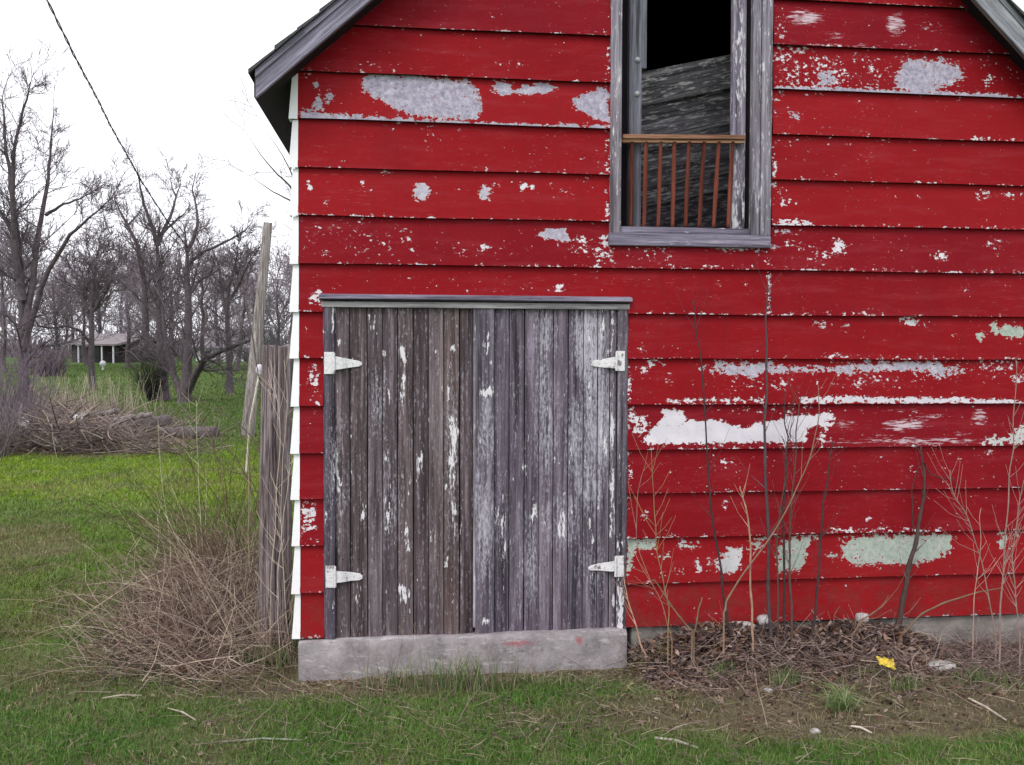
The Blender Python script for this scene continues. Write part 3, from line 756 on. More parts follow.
def planks(parent, name, edges, z0s, tints, yf, zt, patch):
    mb = MB()
    for k in range(len(edges)-1):
        a, b = edges[k]+.0018+.0012*((k*7) % 3), edges[k+1]-.0018
        zb = z0s[k]; dy = ((k*37) % 5)*.0013
        xs = np.linspace(a, b, 7); zs = np.linspace(zb, zt, 130)
        X, Z = np.meshgrid(xs, zs)
        q = (X-a)/(b-a)
        Yy = yf-dy-.0*q+.004*np.exp(-np.minimum(q, 1-q)*14)+.002*(fbm(X*20, Z*2, 2, k)-.5)
        u, v, _ = proj(np.stack([X, Yy, Z], -1))
        A, _u = paint(u, v, DP)
        n0, n1 = X.shape; idx = np.arange(n0*n1).reshape(n0, n1)
        f = np.stack([idx[:-1,:-1], idx[:-1,1:], idx[1:,1:], idx[1:,:-1]], -1).reshape(-1, 4)
        tn = np.array(tints[k])[None, :]*np.ones((n0*n1, 1))
        br = sstep(.75, .25, Z).ravel()[:, None]*.0
        mb.add(np.stack([X, Yy, Z], -1).reshape(-1, 3), f, tint=tn, peel=A['peel'].ravel(), wash=A['wash'].ravel())
        for sgn, xx in ((0, a), (n1-1, b)):
            s0 = np.stack([X[:, sgn], Yy[:, sgn], Z[:, sgn]], -1); s1 = s0.copy(); s1[:, 1] = yf+.022
            kk = np.arange(n0-1); ff = np.stack([kk, kk+1, n0+kk+1, n0+kk], 1)
            if sgn: ff = ff[:, ::-1]
            mb.add(np.concatenate([s0, s1]), ff, tint=tn[0]*.6*np.ones((2*n0, 1)), peel=np.zeros(2*n0), wash=np.zeros(2*n0))
        if b-a > .07 and name == 'barn_door':
            for zn_ in (.53, .60, 1.63, 1.70):
                xn = a+(b-a)*(.35+.3*((k*13+int(zn_*100)) % 7)/7); q_ = np.arange(7)*2*np.pi/7
                nv = np.stack([xn+.0036*np.cos(q_), np.full(7, yf-dy-.0022), zn_+.0036*np.sin(q_)], -1); nv = np.concatenate([nv, [[xn, yf-dy-.0038, zn_]]])
                mb.add(nv, None, [(i_, (i_+1) % 7, 7) for i_ in range(7)], tint=np.full((8, 3), .22), peel=np.zeros(8), wash=np.zeros(8))
        mb.add([(a,yf+.022,zb),(b,yf+.022,zb),(b,yf+.022,zt),(a,yf+.022,zt)], [(3,2,1,0)], tint=tn[0]*.5*np.ones((4, 1)), peel=np.zeros(4), wash=np.zeros(4))
    return mb.build(name, M['door'], parent)
R = random.Random(11)
YD = -.004
ux = lambda u: float(Y(u, 460, YD)[0])
zbot = lambda u: float(Y(u, 641-(u-330)*.040, YD)[2])
eL = [334.7,350,367.2,382.5,397.6,413,428.4,443.7,459.3,473.4]
eR = [493.5,508.9,524,538.7,553,567.7,583,597,609,616.3]
ZD = Y(470, 308.5, YD)[2]
tl = [(.88,.80,.76),(.80,.70,.64),(.90,.84,.82),(.70,.64,.63),(.90,.80,.74),(.60,.53,.53),(1.02,.94,.88),(.78,.66,.58),(.70,.62,.60)]
tr = [(.74,.72,.82),(.78,.75,.85),(.95,.91,1.02),(1.02,.98,1.08),(.98,.94,1.04),(.88,.86,.98),(1.03,1.02,1.12),(1.12,1.1,1.2),(1.1,1.08,1.15)]
doorL = planks(barn, 'barn_door', [ux(a) for a in eL], [zbot((eL[i]+eL[i+1])/2)+R.uniform(-.006,.01) for i in range(9)], tl, YD, ZD, DP)
doorR = planks(barn, 'barn_door', [ux(a) for a in eR], [zbot((eR[i]+eR[i+1])/2)+R.uniform(-.006,.008) for i in range(9)], tr, YD, ZD, DP)
tag(doorL, 'left door leaf of brown-grey planks with white paint flecks'); tag(doorR, 'right door leaf of bluish grey planks, whitened at its hinge side')
mb_ = planks(doorR, 'cover_strip', [ux(474.8), ux(493.8)], [zbot(484)-.012], [(.98,1.0,1.10)], YD-.022, ZD+.02, DP)
mb = MB(); mb.box((ux(473.2), YD-.018, zbot(470)+.05), (ux(475.2), YD+.02, ZD)); mb.build('edge_strip', M['casing'], doorR)
# dark backing battens and bottom gap are open to the interior
for zz_ in (.5, 1.6):
    mb = MB(); mb.box((ux(336), YD+.024, zz_), (ux(472), YD+.05, zz_+.13)); mb.build('batten', M['dark_wood'], doorL)
    mb = MB(); mb.box((ux(478), YD+.024, zz_), (ux(615), YD+.05, zz_+.13)); mb.build('batten', M['dark_wood'], doorR)

# frame round the doors
df = MB()
def casing(u0, u1, z0, z1, yf, th, name, parent, mat, n=60):
    return None
mbf = planks(barn, 'door_casing', [ux(323.6), ux(335.2)], [zbot(330)-.01], [(.9,.88,1.0)], -.028, Y(330, 305, -.03)[2], DP)
mbf = planks(barn, 'door_casing', [ux(616), ux(626.8)], [zbot(620)-.005], [(.85,.84,.92)], -.028, Y(620, 305, -.03)[2], DP)
z1 = Y(470, 308.2, -.03)[2]; z2 = Y(470, 302.5, -.03)[2]; z3 = Y(470, 296, -.05)[2]
mb = MB(); mb.box((DX0-.004, -.034, z1), (DX1+.004, .0, z2))
hd = mb.build('door_head', wood_mat('pale_weathered_trim', 'x', (.20, .185, .20), (.44, .42, .44), paintn=.2, soft=.8), barn, bevel=.002)
mb = MB(); mb.hexa([(DX0-.014,-.062,z2+.012),(DX1+.014,-.062,z2+.012),(DX1+.014,.0,z2+.001),(DX0-.014,.0,z2+.001),(DX0-.014,-.056,z3-.002),(DX1+.014,-.056,z3-.002),(DX1+.014,.0,z3+.012),(DX0-.014,.0,z3+.012)])
mb.build('drip_cap', M['trimx'], hd, bevel=.003)

def hinge(parent, u0, u1, v0, v1, ustrap, utip, va, vb, vc, vd):
    """u0..u1, v0..v1: leaf on the casing; strap tapers from va..vb at ustrap to vc..vd at utip"""
    yP = -.036; yS = -.013
    mb = MB()
    x0, x1 = Y(u0, v0, yP)[0], Y(u1, v0, yP)[0]; za, zb = Y(u0, v1, yP)[2], Y(u0, v0, yP)[2]
    mb.box((x0, yP, za), (x1, yP+.006, zb))
    h = mb.build('hinge', M['hinge'], parent, bevel=.0012)
    mb = MB()
    sx = Y(ustrap, va, yP)[0]; tx = Y(utip, vc, yS)[0]
    a1, a0 = Y(ustrap, va, yP)[2], Y(ustrap, vb, yP)[2]; b1, b0 = Y(utip, vc, yS)[2], Y(utip, vd, yS)[2]
    n = 10; V = []; f = []
    for k in range(n+1):
        t = k/n; x = sx+(tx-sx)*t; top = a1+(b1-a1)*t; bot = a0+(b0-a0)*t
        y = yP-.001 if t < .25 else (yP-.001+(yS-yP)*min(1, (t-.25)/.3))
        if k == n: top -= (b1-b0)*.25; bot += (b1-b0)*.25
        V += [(x, y, bot), (x, y, top), (x, y+.005, top), (x, y+.005, bot)]
        if k: 
            o = (k-1)*4; q = k*4
            f += [(o, q, q+1, o+1), (o+1, q+1, q+2, o+2), (o+2, q+2, q+3, o+3), (o+3, q+3, q, o)]
    f += [(0,1,2,3), (n*4+3, n*4+2, n*4+1, n*4)]
    mb.add(V, f)
    cx = (x0+x1)/2 
    kx = x1 if utip > ustrap else x0
    mb.tube([(kx, yP-.004, za+.004), (kx, yP-.004, zb-.004)], .007, 8)
    st = mb
    for t in (.12, .4, .68, .92):
        x = sx+(tx-sx)*t; y = yP if t < .25 else (yP+(yS-yP)*min(1, (t-.25)/.3)); zc_ = (a0+a1)/2*(1-t)+(b0+b1)/2*t
        st.tube([(x, y-.0035, zc_), (x, y+.0, zc_)], [.0035, .005], 7)
    # strap is one piece of the hinge
    for key in ('v',): pass
    mb.flush()
    me2 = mb.build('strap', M['hinge'], parent)
    # join into the hinge mesh
    V1 = np.array([v.co[:] for v in h.data.vertices]); 
    return h, me2
def join_into(a, b):
    import bmesh
    bm = bmesh.new(); bm.from_mesh(a.data); bm.from_mesh(b.data); bm.to_mesh(a.data); bm.free()
    me = b.data; bpy.data.objects.remove(b); bpy.data.meshes.remove(me)
for par, a in ((doorL, (324,334,352,374,334,362,356,370,361.5,366)), (doorL, (325.5,335,566,588,334.5,362.5,570.5,583,574,580)),
               (doorR, (616.5,625,351,371,617,591,356.5,368.5,361,366.5)), (doorR, (615.5,624,556,577,616,588.5,560.5,571.5,566,570.5))):
    h, st = hinge(par, *a); join_into(h, st)

# ------------------------------------------------------------ loft opening
yC = -.036
mb = MB()
xA, xB = Y(610.5, 150, yC)[0], Y(621.5, 150, yC)[0]; xC, xD = Y(752.5, 150, yC)[0], Y(771, 150, yC)[0]
zS = Y(690, 234, yC)[2]; zI = Y(690, 227.5, -.02)[2]
mb.box((xA, yC, zS), (xB, .01, WZT)); mb.box((xC, yC, zS), (xC+(xD-xC)*.42, .01, WZT)); mb.box((xC+(xD-xC)*.42+.003, yC-.010, zS), (xD, .01, WZT))
mb.box((xA, yC, WZT), (xD, .01, WZT+.11))
frame = mb.build('window_frame', M['casing'], barn, bevel=.003)
mb = MB(); mb.box((xA-.006, -.052, Y(690, 246.5, -.05)[2]), (xD+.0, .02, zS-.002)); mb.build('sill', M['trimx'], frame, bevel=.005)
mb = MB(); mb.box((xB+.001, -.020, zS), (xC-.001, .10, zI)); mb.build('inner_sill', M['trimx'], frame, bevel=.003)
# left jamb post with two bolts, right jamb post, set back in the opening
yJ = .06
a0, a1, a2 = Y(629.5, 60, yJ)[0], Y(642, 60, yJ)[0], Y(647, 60, yJ)[0]
mb = MB(); mb.box((a0, yJ, zI-.02), (a1, yJ+.06, WZT)); mb.box((a1+.001, yJ+.004, Y(640, 68, yJ)[2]), (a2, yJ+.055, WZT))
jl = mb.build('jamb', M['jamb'], frame, bevel=.004)
for (u, v) in ((637.4, 60), (637, 94)):
    c = Y(u, v, yJ); mb = MB()
    n = 6
    mb.tube([c+(0, -.001, 0), c+(0, -.006, 0), c+(0, -.0115, 0), c+(0, -.014, 0)], [.016, .0155, .010, .002], 14)
    mb.build('bolt', M['iron'], jl, smooth=True)
mb = MB(); mb.box((Y(733.5, 60, yJ)[0], yJ, zI-.02), (Y(746.5, 60, yJ)[0], yJ+.05, WZT))
jr = mb.build('jamb', wood_mat('peeling_jamb', 'z', (.12, .105, .15), (.30, .27, .35), paintn=.42, soft=.6), frame, bevel=.004)
mb = MB(); mb.box((Y(746.2, 60, .1)[0]+.004, .101, 2.2), (Y(760, 60, .1)[0], .16, WZT)); mb.box((a0-.10, .125, 2.2), (a0+.005, .16, WZT))
mb.build('reveal', M['dark_wood'], frame)

# brown spindle railing across the opening
yR = .018
rp = Y(683, 227, yR)
rail = thing('railing', (rp[0], yR, rp[2]), 'short brown wooden railing with thin spindles across the loft opening', 'railing')
mb = MB()
p0, p1 = Y(621.8, 139, yR), Y(744.5, 139.8, yR)
mb.bar(p0+(0,0,.011), p1+(0,0,.011), .040, .024, tint=(1,1,1)); mb.bar(p0+(0,.006,-.011), p1+(0,.006,-.011), .026, .019)
mb.at = {}
mb.build('top_rail', M['railtop'], rail, bevel=.003)
sp0 = [172,248,328,400,480,560,640,715]; sp1 = [163,238,312,390,460,535,612,690]
for a, b in zip(sp0, sp1):
    t0, t1 = Y(600+a/5.39, 142, yR), Y(600+b/5.39, 227.5, yR)
    mb = MB(); mb.tube([t0, t0*.93+t1*.07, t0*.5+t1*.5, t1*.95+t0*.05, t1], [.0125, .011, .0135, .0115, .0125], 8)
    mb.build('spindle', M['rail'], rail, smooth=True)

# old panelled door lying tilted inside the loft
pc = Y(690, 150, .30)
pan = thing('discarded_door', (pc[0], .35, 2.2), 'old grey panelled door with flaking white paint leaning tilted inside the loft opening', 'door')
ang = math.radians(13)
ca, sa = math.cos(ang), math.sin(ang)
ctr = Y(690, 62, .30)          # middle of the upper edge
def pp(a, b, y): return (ctr[0]+a*ca+b*sa, y+b*.75, ctr[2]+a*sa-b*ca)   # a along the edge, b downwards
def pbox(mb, a0, a1, b0, b1, y0, y1):
    mb.hexa([pp(a0,b1,y0), pp(a1,b1,y0), pp(a1,b1,y1), pp(a0,b1,y1), pp(a0,b0,y0), pp(a1,b0,y0), pp(a1,b0,y1), pp(a0,b0,y1)])
mb = MB(); pbox(mb, -.62, .62, 0, 1.5, .325, .35)
M['panel'] = M['panel']
body = mb.build('door_panel', M['panel'], pan)
mb = MB()
for b, hh in ((0, .17), (.30, .11), (.62, .09), (1.05, .1)): pbox(mb, -.62, .62, b, b+hh, .305, .324)
mb.build('cross_rail', M['panel'], pan, bevel=.003)
mb = MB()
for b in (.355, .60, .72): pbox(mb, -.6, .6, b-.008, b+.004, .296, .304)
mb.build('moulding', wood_mat('flaking_white_moulding', 'x', (.25, .25, .28), (.45, .45, .50), rotY=math.radians(13), paintn=.12, soft=.6), pan)
mb = MB()
for a in (-.62, .53): pbox(mb, a, a+.09, 0, 1.5, .298, .3045)
mb.build('stile', M['panel'], pan)

# ------------------------------------------------------------ posts
def round_post(name, base, top, r0, r1, mat, label, cat, cracks=9, amp=.09, seg=90, ring=72, seed=1, tophook=0.02):
    o = thing(name, base, label, cat)
    th = np.linspace(0, 2*np.pi, ring, endpoint=False); t = np.linspace(0, 1, seg)
    T, H = np.meshgrid(th, t)
    base = np.array(base); top = np.array(top)
    L = np.linalg.norm(top-base)
    r = r0+(r1-r0)*H
    nz = fbm(T/(2*np.pi)*cracks*4, H*L*1.2, 4, seed); nz2 = fbm(T/(2*np.pi)*cracks*14, H*L*1.6, 3, seed+3)
    wrap = np.cos(T)*0
    cr = -np.exp(-((nz-.5)/.035)**2)*1.3
    rr = r*(1+amp*(cr*.9+(nz2-.5)*1.0)+.05*np.sin(T*2+1))
    ax = (top-base)/L; a = np.cross(ax, (0, 1, 0)); a /= np.linalg.norm(a); b = np.cross(ax, a)
    C = base[None, None, :]+(top-base)[None, None, :]*H[..., None]
    V = C+rr[..., None]*(np.cos(T)[..., None]*a+np.sin(T)[..., None]*b)
    V[-1, :, 2] += tophook*(fbm(np.cos(th)*2+5, np.sin(th)*2+5, 3, seed)-.5)*2
    n0, n1 = T.shape; idx = np.arange(n0*n1).reshape(n0, n1); nx = np.roll(idx, -1, axis=1)
    f = np.stack([idx[:-1], nx[:-1], nx[1:], idx[1:]], -1).reshape(-1, 4)
    mb = MB(); V2 = V.reshape(-1, 3)
    cen = V[-1].mean(0)-np.array([0, 0, .012])
    V2 = np.concatenate([V2, cen[None]]); e_ = idx[-1]
    f3 = np.stack([e_, np.roll(e_, -1), np.full(n1, n0*n1)], 1)
    mb.add(V2, f, f3)
    mb.build('post_shaft', mat, o)
    return o
gb = G(274, 643); tp = gb+(0, 0, 0); 
dpt = (gb-CAM)@fw
tp = D(277, 346, dpt)
fat = round_post('wooden_post', gb-(0, 0, .05), tp, .094, .079, M['post'], 'thick split grey post standing close beside the white corner of the barn', 'post', cracks=9, amp=.17, seg=140, ring=140)
gp = D(247, 440, 18.0); gp[2] = float(gz(gp[0], gp[1]))-.1
pt = D(268, 223, 18.2)
round_post('leaning_pole', gp, pt, .135, .085, M['pole'], 'tall bare leaning timber pole without wires, beyond the thick split post', 'pole', cracks=4, amp=.04, seg=40, ring=24)
# pale stake with a pale knob, between pole and post
sb = D(250, 422, 12.5); stp = D(259.5, 372, 12.3)
st_ = thing('marker_stake', (sb[0], sb[1], float(gz(sb[0], sb[1]))), 'thin pale stake with a white knob between leaning pole and thick post', 'stake')
g0 = D(246, 470, 12.6); g0[2] = float(gz(g0[0], g0[1]))
mb = MB(); mb.tube([g0, sb, stp], [.016, .018, .016], 6); mb.build('stake_shaft', M['pole'] if 0 else plain('pale_stick', (.42, .38, .33), (.62, .58, .53), 20), st_)
mb = MB(); mb.tube([stp-(0,0,.03), stp+(0,0,.01), stp+(0,0,.05), stp+(0,0,.09), stp+(0,0,.11)], [.02, .055, .05, .045, .012], 10); mb.build('knob', plain('pale_porcelain', (.50, .47, .55), (.66, .63, .70), 20, .4), st_, smooth=True)

# ------------------------------------------------------------ bare trees
def unit(v): return v/(np.linalg.norm(v)+1e-12)
def rdir(rng, t, ang):
    r = np.array([rng.gauss(0, 1) for _ in range(3)]); r = unit(r-t*(r@t))
    return unit(t*math.cos(ang)+r*math.sin(ang))
def branch(mb, rng, p, d, L, r, lev, maxlev, dens=1.0, upw=.25, rmin=.004):
    n = 5 if lev < 2 else 4
    if lev >= maxlev: n = 3
    pts = [p]; dd = d.copy(); st = L/(n-1)
    for i in range(n-1):
        dd = unit(dd+np.array([rng.gauss(0, .20), rng.gauss(0, .20), rng.gauss(0, .14)+upw*.35]))
        pts.append(pts[-1]+dd*st)
    pts = np.array(pts); rad = np.linspace(r, max(r*.35, rmin), n)
    mb.tube(pts, rad, 5 if r > .03 else 3)
    if lev >= maxlev: return
    k = max(2, int(round({0: 9, 1: 6, 2: 4}.get(lev, 3)*dens)))
    for j in range(k):
        t = rng.uniform(.2, 1.0)*(n-1); i = min(int(t), n-2); q = pts[i]+(pts[i+1]-pts[i])*(t-i)
        td = unit(pts[i+1]-pts[i])
        ch = rdir(rng, td, rng.uniform(.4, 1.05))
        branch(mb, rng, q, ch, L*rng.uniform(.38, .66), max(r*rng.uniform(.35, .55), rmin), lev+1, maxlev, dens, upw, rmin)

def limb_tree(name, label, limbs, group=None, seed=1, dens=1.0, kids=1.0, klen=1.0, rmin=.006, mat='bark', cat='tree', upw=.25, maxlev=3):
    """limbs: (list of (u, v), depth at base, depth at tip, radius px at base, radius px at tip)"""
    rng = random.Random(seed)
    (u, v), d0 = limbs[0][0][0], limbs[0][1]
    b = D(u, v, d0); b[2] = float(gz(b[0], b[1]))
    o = thing(name, b, label, cat, group)
    mt, mw = MB(), MB()
    for li, (pts, da, db, ra, rb) in enumerate(limbs):
        n = len(pts); P3 = []
        for i, (u, v) in enumerate(pts):
            t = i/(n-1); dd = da+(db-da)*t
            P3.append(D(u, v, dd))
        P3 = np.array(P3)
        if li == 0 or len(limbs[li]) > 5: P3[0][2] = min(P3[0][2], float(gz(P3[0][0], P3[0][1]))-.1)
        # resample with wobble
        m_ = max(6, 3*n); tt = np.linspace(0, n-1, m_); Q = np.array([P3[min(int(t), n-2)]+(P3[min(int(t)+1, n-1)]-P3[min(int(t), n-2)])*(t-min(int(t), n-2)) for t in tt])
        seglen = np.linalg.norm(Q[-1]-Q[0])
        Q[1:-1] += np.array([[rng.gauss(0, .012*seglen/ m_*3) for _ in range(3)] for _ in range(m_-2)])
        rr = (ra+(rb*.45-ra)*np.linspace(0, 1, m_)**.85)/F*np.linspace(da, db, m_)
        if ra > 5: rr[0] *= 1.45; rr[1] *= 1.1
        mt.tube(Q, rr, 9 if ra > 2 else 6)
        L = np.linalg.norm(np.diff(Q, axis=0), axis=1).sum()
        branch(mw, rng, Q[-1], unit(Q[-1]-Q[-2]), .8*klen+.3, rr[-1], 1, maxlev, dens, upw, rmin)
        k = int(L*3.0*kids)
        for j in range(k):
            t = (rng.uniform(.22, 1.0) if li == 0 else rng.uniform(.1, 1.0))*(m_-1)
            i = min(int(t), m_-2); q = Q[i]+(Q[i+1]-Q[i])*(t-i); td = unit(Q[i+1]-Q[i])
            r_here = rr[i]
            ln = min(2.4, .45+r_here*14)*rng.uniform(.5, 1.2)*klen
            branch(mw, rng, q, rdir(rng, td, rng.uniform(.45, 1.1)), ln, max(r_here*.32, rmin*1.3), 1, maxlev, dens, upw, rmin)
    mt.build('trunk', M[mat], o, smooth=True)
    if mw.tb: mw.build('twigs', M['twig'], o)
    return o

limb_tree('bare_tree', 'tall bare tree at the left edge, two upright stems, one low slanting limb', [
    ([(24,440),(24,380),(22,300),(15,215),(8,160),(2,100)], 22, 22.5, 6.5, 1.4),
    ([(22,300),(16,255),(12,200),(14,150),(26,100),(30,86)], 22, 21, 4, .9),
    ([(26,330),(36,245),(47,190),(51,150),(54,110)], 22, 23, 3.6, .8),
    ([(24,350),(45,275),(70,235),(92,215),(110,200)], 22, 20.5, 3.4, .7),
    ([(46,215),(62,205),(82,198),(98,188)], 22.3, 21.5, 1.8, .6),
    ([(16,240),(6,220),(-12,190),(-25,150)], 22, 22, 2.4, .8)], seed=4, kids=1.4, klen=.85, dens=1.0, rmin=.0045)
limb_tree('bare_tree', 'forked bare tree with a dark bush at its foot, beyond the brush pile', [
    ([(163,398),(161,350),(160,310),(158,270),(157,245)], 33, 33, 6.0, 3.6),
    ([(157,245),(152,225),(144,205),(140,185),(137,168)], 33, 32, 2.6, .7),
    ([(157,245),(164,230),(172,212),(176,196),(181,184)], 33, 34, 2.6, .8),
    ([(176,196),(172,188),(170,176)], 34, 34.5, 1.2, .5),
    ([(146,345),(145,290),(139,250),(128,225),(120,212),(115,200)], 33.5, 34, 3.6, .8),
    ([(128,225),(138,215),(142,206)], 34, 34, 1.2, .4),
    ([(164,232),(178,218),(184,214),(190,205)], 33.5, 34, 1.3, .4)], seed=9, kids=1.3, klen=.8, dens=1.0, rmin=.0055)
limb_tree('bare_tree', 'pale-based bare tree with a thick low limb bending right towards the leaning pole', [
    ([(184,404),(186,385),(188,350),(188,300),(187,262),(187,250)], 31, 31, 7.0, 2.6),
    ([(187,252),(193,240),(198,222),(196,205),(192,190),(196,172)], 31, 32, 2.5, .6),
    ([(190,262),(203,252),(225,242),(244,232),(252,222)], 31, 29.5, 2.2, .7),
    ([(186,395),(197,372),(206,358),(222,350),(236,345),(252,340),(264,334)], 31, 27, 4.6, 1.6),
    ([(182,395),(172,370),(166,350),(163,320),(162,296)], 31, 32, 4.2, 1.6),
    ([(206,358),(218,364),(228,372),(237,382)], 30, 29, 1.6, .7),
    ([(189,296),(200,280),(216,272),(224,262)], 31, 31.5, 1.9, .6)], seed=14, kids=1.3, klen=.8, dens=1.0, rmin=.0055)
limb_tree('bare_tree', 'slender bare tree between the low-limbed tree and the leaning pole', [
    ([(230,388),(229,350),(227,310),(229,285),(236,262),(238,244)], 38, 38, 3.8, .9),
    ([(228,320),(222,290),(218,262),(212,246)], 38, 39, 2.2, .7),
    ([(230,300),(240,282),(249,262),(258,250)], 38, 37, 2, .6)], seed=21, kids=1.1, klen=.8, rmin=.009)
limb_tree('bare_tree', 'slim bare tree in front of the open porch of the house', [
    ([(92,385),(91,350),(92,310),(94,280),(96,258),(101,240)], 40, 40, 3.6, .9),
    ([(93,330),(84,300),(78,280),(72,262)], 40, 41, 2.0, .7),
    ([(92,345),(80,330),(66,326),(52,328),(40,326)], 40, 38, 1.9, .7),
    ([(94,310),(104,296),(112,280),(118,262)], 40, 39, 1.8, .6)], seed=23, kids=1.6, rmin=.011)
limb_tree('bare_tree', 'bare tree mostly hidden behind the barn, its branch tips showing under the eave', [
    ([(318,420),(318,330),(316,260),(310,225)], 14, 14, 7, 3.5),
    ([(312,232),(300,208),(289,200),(270,190),(252,177)], 14, 14, 1.9, .5),
    ([(312,225),(300,200),(290,186),(277,174),(263,158),(250,138)], 14, 13.6, 2.0, .5),
    ([(308,215),(298,190),(291,172),(282,154),(266,130)], 14, 13.4, 1.5, .4),
    ([(318,300),(330,240),(342,180)], 14, 15, 4, 1.5)], seed=31, kids=.5, klen=.45, dens=.6, rmin=.004, maxlev=2)

def far_tree(seed, H=10, spread=1.0, dense=1.0):
    rng = random.Random(seed)
    o = thing('far_tree', (0, 0, 0), None, None)
    mt, mw = MB(), MB()
    lean = rng.uniform(-.06, .06)
    n = 7
    P = np.array([(lean*H*t+rng.gauss(0, .06), rng.gauss(0, .08), H*.72*t) for t in np.linspace(0, 1, n)])
    mt.tube(P, np.linspace(.19, .05, n)*H/10, 7)
    for k in range(int(17*dense)):
        t = rng.uniform(.18, 1.0)*(n-1); i = min(int(t), n-2); q = P[i]+(P[i+1]-P[i])*(t-i)
        a = rng.uniform(0, 2*np.pi); el = rng.uniform(.35, 1.2)
        d = np.array([math.cos(a)*math.cos(el), math.sin(a)*math.cos(el), math.sin(el)])
        L = H*rng.uniform(.22, .42)*spread*(1.2-.5*t/(n-1))
        branch(mw, rng, q, d, L, .055*H/10, 0, 3, .62*dense, .3, .012)
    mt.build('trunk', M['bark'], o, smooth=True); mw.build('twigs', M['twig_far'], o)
    return o
protos = [far_tree(101, 10), far_tree(102, 11, 1.15), far_tree(103, 9, .9, 1.2), far_tree(104, 12, .8), far_tree(105, 8, 1.25, 1.1)]
used = set()
def put_far(k, u, d, s, rz, label):
    src = protos[k]
    if k in used:
        o = src.copy(); col.objects.link(o)
        for ch in src.children:
            c = ch.copy(); col.objects.link(c); c.parent = o
    else:
        o = src; used.add(k)
    P = D(u, 355, d)
    o.location = (P[0], P[1], float(gz(P[0], P[1]))-.1)
    o.rotation_euler = (0, 0, rz); o.scale = (s, s, s)
    tag(o, label, 'tree', 'bare trees of the far treeline')
R = random.Random(77)
spots = [(-25,60),(4,56),(30,66),(60,70),(75,95),(84,74),(102,98),(128,66),(144,90),(172,62),(203,68),(218,88),(238,64),(260,62),(280,66),(292,84),(66,108),(120,112),(164,110),(240,110),(20,100)]
ZN = [(-99,60,'at the far left edge'),(60,130,'behind the porch house'),(130,195,'behind the forked tree'),(195,245,'behind the grey-roofed house'),(245,400,'between leaning pole and barn')]
ORD = ['first','second','third','fourth','fifth','sixth','seventh','eighth','ninth','tenth','eleventh','twelfth']
for i, (u, d) in enumerate(spots):
    zn = [z for z in ZN if z[0] <= u < z[1]][0]; rk = sorted(a for a, b in spots if zn[0] <= a < zn[1]).index(u)
    k = i % 5
    tgt = (355-R.uniform(232, 268))/F*d+1.2 if u > 40 else (355-R.uniform(205, 250))/F*d+1.2
    H = [10, 11, 9, 12, 8][k]
    s = max(.55, min(1.35, tgt/H))
    put_far(k, u, d, s, R.uniform(0, 6.28), 'distant bare tree %s, %s of them from the left' % (zn[2], ORD[rk]))
# ivy-dark bush at the foot of the forked tree
def bush(name, label, u, v, d, hw, h, n, colr, seed, twig=.01):
    rng = random.Random(seed); P = D(u, v, d); P[2] = float(gz(P[0], P[1]))
    o = thing(name, P, label, 'shrub')
    mb = MB()
    for k in range(n):
        a = rng.uniform(0, 6.28); r = rng.uniform(0, .25*hw)
        p = P+(r*math.cos(a), r*math.sin(a), 0)
        dd = unit(np.array([math.cos(a)*rng.uniform(.1, .7), math.sin(a)*rng.uniform(.1, .7), 1]))
        L = h*rng.uniform(.6, 1.05); pts = [p]
        for q in range(4):
            dd = unit(dd+np.array([rng.gauss(0, .16), rng.gauss(0, .16), .02])); pts.append(pts[-1]+dd*L/4)
        tn = np.array(colr)*rng.uniform(.7, 1.35)
        mb.tube(pts, np.linspace(twig, twig*.3, 5), 3, tuple(tn))
        for j in range(5):
            i = rng.randint(1, 3); e_ = rdir(rng, dd, rng.uniform(.4, 1)); q0 = pts[i]; l2 = L*rng.uniform(.12, .35)
            mb.tube([q0, q0+e_*l2*.5, q0+e_*l2+(0, 0, l2*.15)], [twig*.5, twig*.4, twig*.2], 3, tuple(tn))
    mb.build('canes', M['tint'], o)
    return o
bush('thicket_shrub', 'dark ivy-like shrub round the foot of the forked tree', 152, 400, 31.8, .45, 1.9, 110, (.045,.045,.036), 3, .012)
bush('thicket_shrub', 'purplish-grey cane shrub at the left edge behind the brush pile', 6, 450, 15.5, 1.4, 1.9, 150, (.17,.13,.165), 5, .006)
bush('thicket_shrub', 'low purplish cane shrub where the brush pile meets the left edge', -12, 458, 14, 1.3, 1.2, 110, (.22,.18,.20), 6, .005)
bush('thicket_shrub', 'dull mauve scrub left of the porch house', 48, 376, 52, 4, 1.8, 120, (.14,.11,.13), 7, .03)
bush('thicket_shrub', 'dark green-grey scrub behind the leaning pole', 284, 375, 26, 1.2, 3.0, 150, (.09,.085,.088), 8, .015)

def belt(rng):
    u = rng.uniform(-90, 300) if rng.random() < .6 else rng.choice([rng.uniform(-900, -90), rng.uniform(300, 480)]); d = rng.uniform(96, 125); P = D(u, 356, d); P[2] = float(gz(P[0], P[1])); L = rng.uniform(1.2, 4.0)*(.6+.7*float(vnoise(np.array(u/25.), np.array(.5), 8)))
    a = np.array([rng.gauss(0, .35), rng.gauss(0, .2), 1]); pts = [P]
    for q in range(3): a = a+np.array([rng.gauss(0, .2), rng.gauss(0, .1), 0]); pts.append(pts[-1]+unit(a)*L/3)
    return pts, rng.choice([.03, .05, .08])
_b = MB(); _r = random.Random(19)
for _k in range(5200):
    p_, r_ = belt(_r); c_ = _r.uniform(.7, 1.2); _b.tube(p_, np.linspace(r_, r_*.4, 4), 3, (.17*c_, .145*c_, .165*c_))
tag(_b.build('distant_scrub', M['tint']), 'low grey-mauve scrub closing the view under the far treeline', 'scrub', kind='stuff')

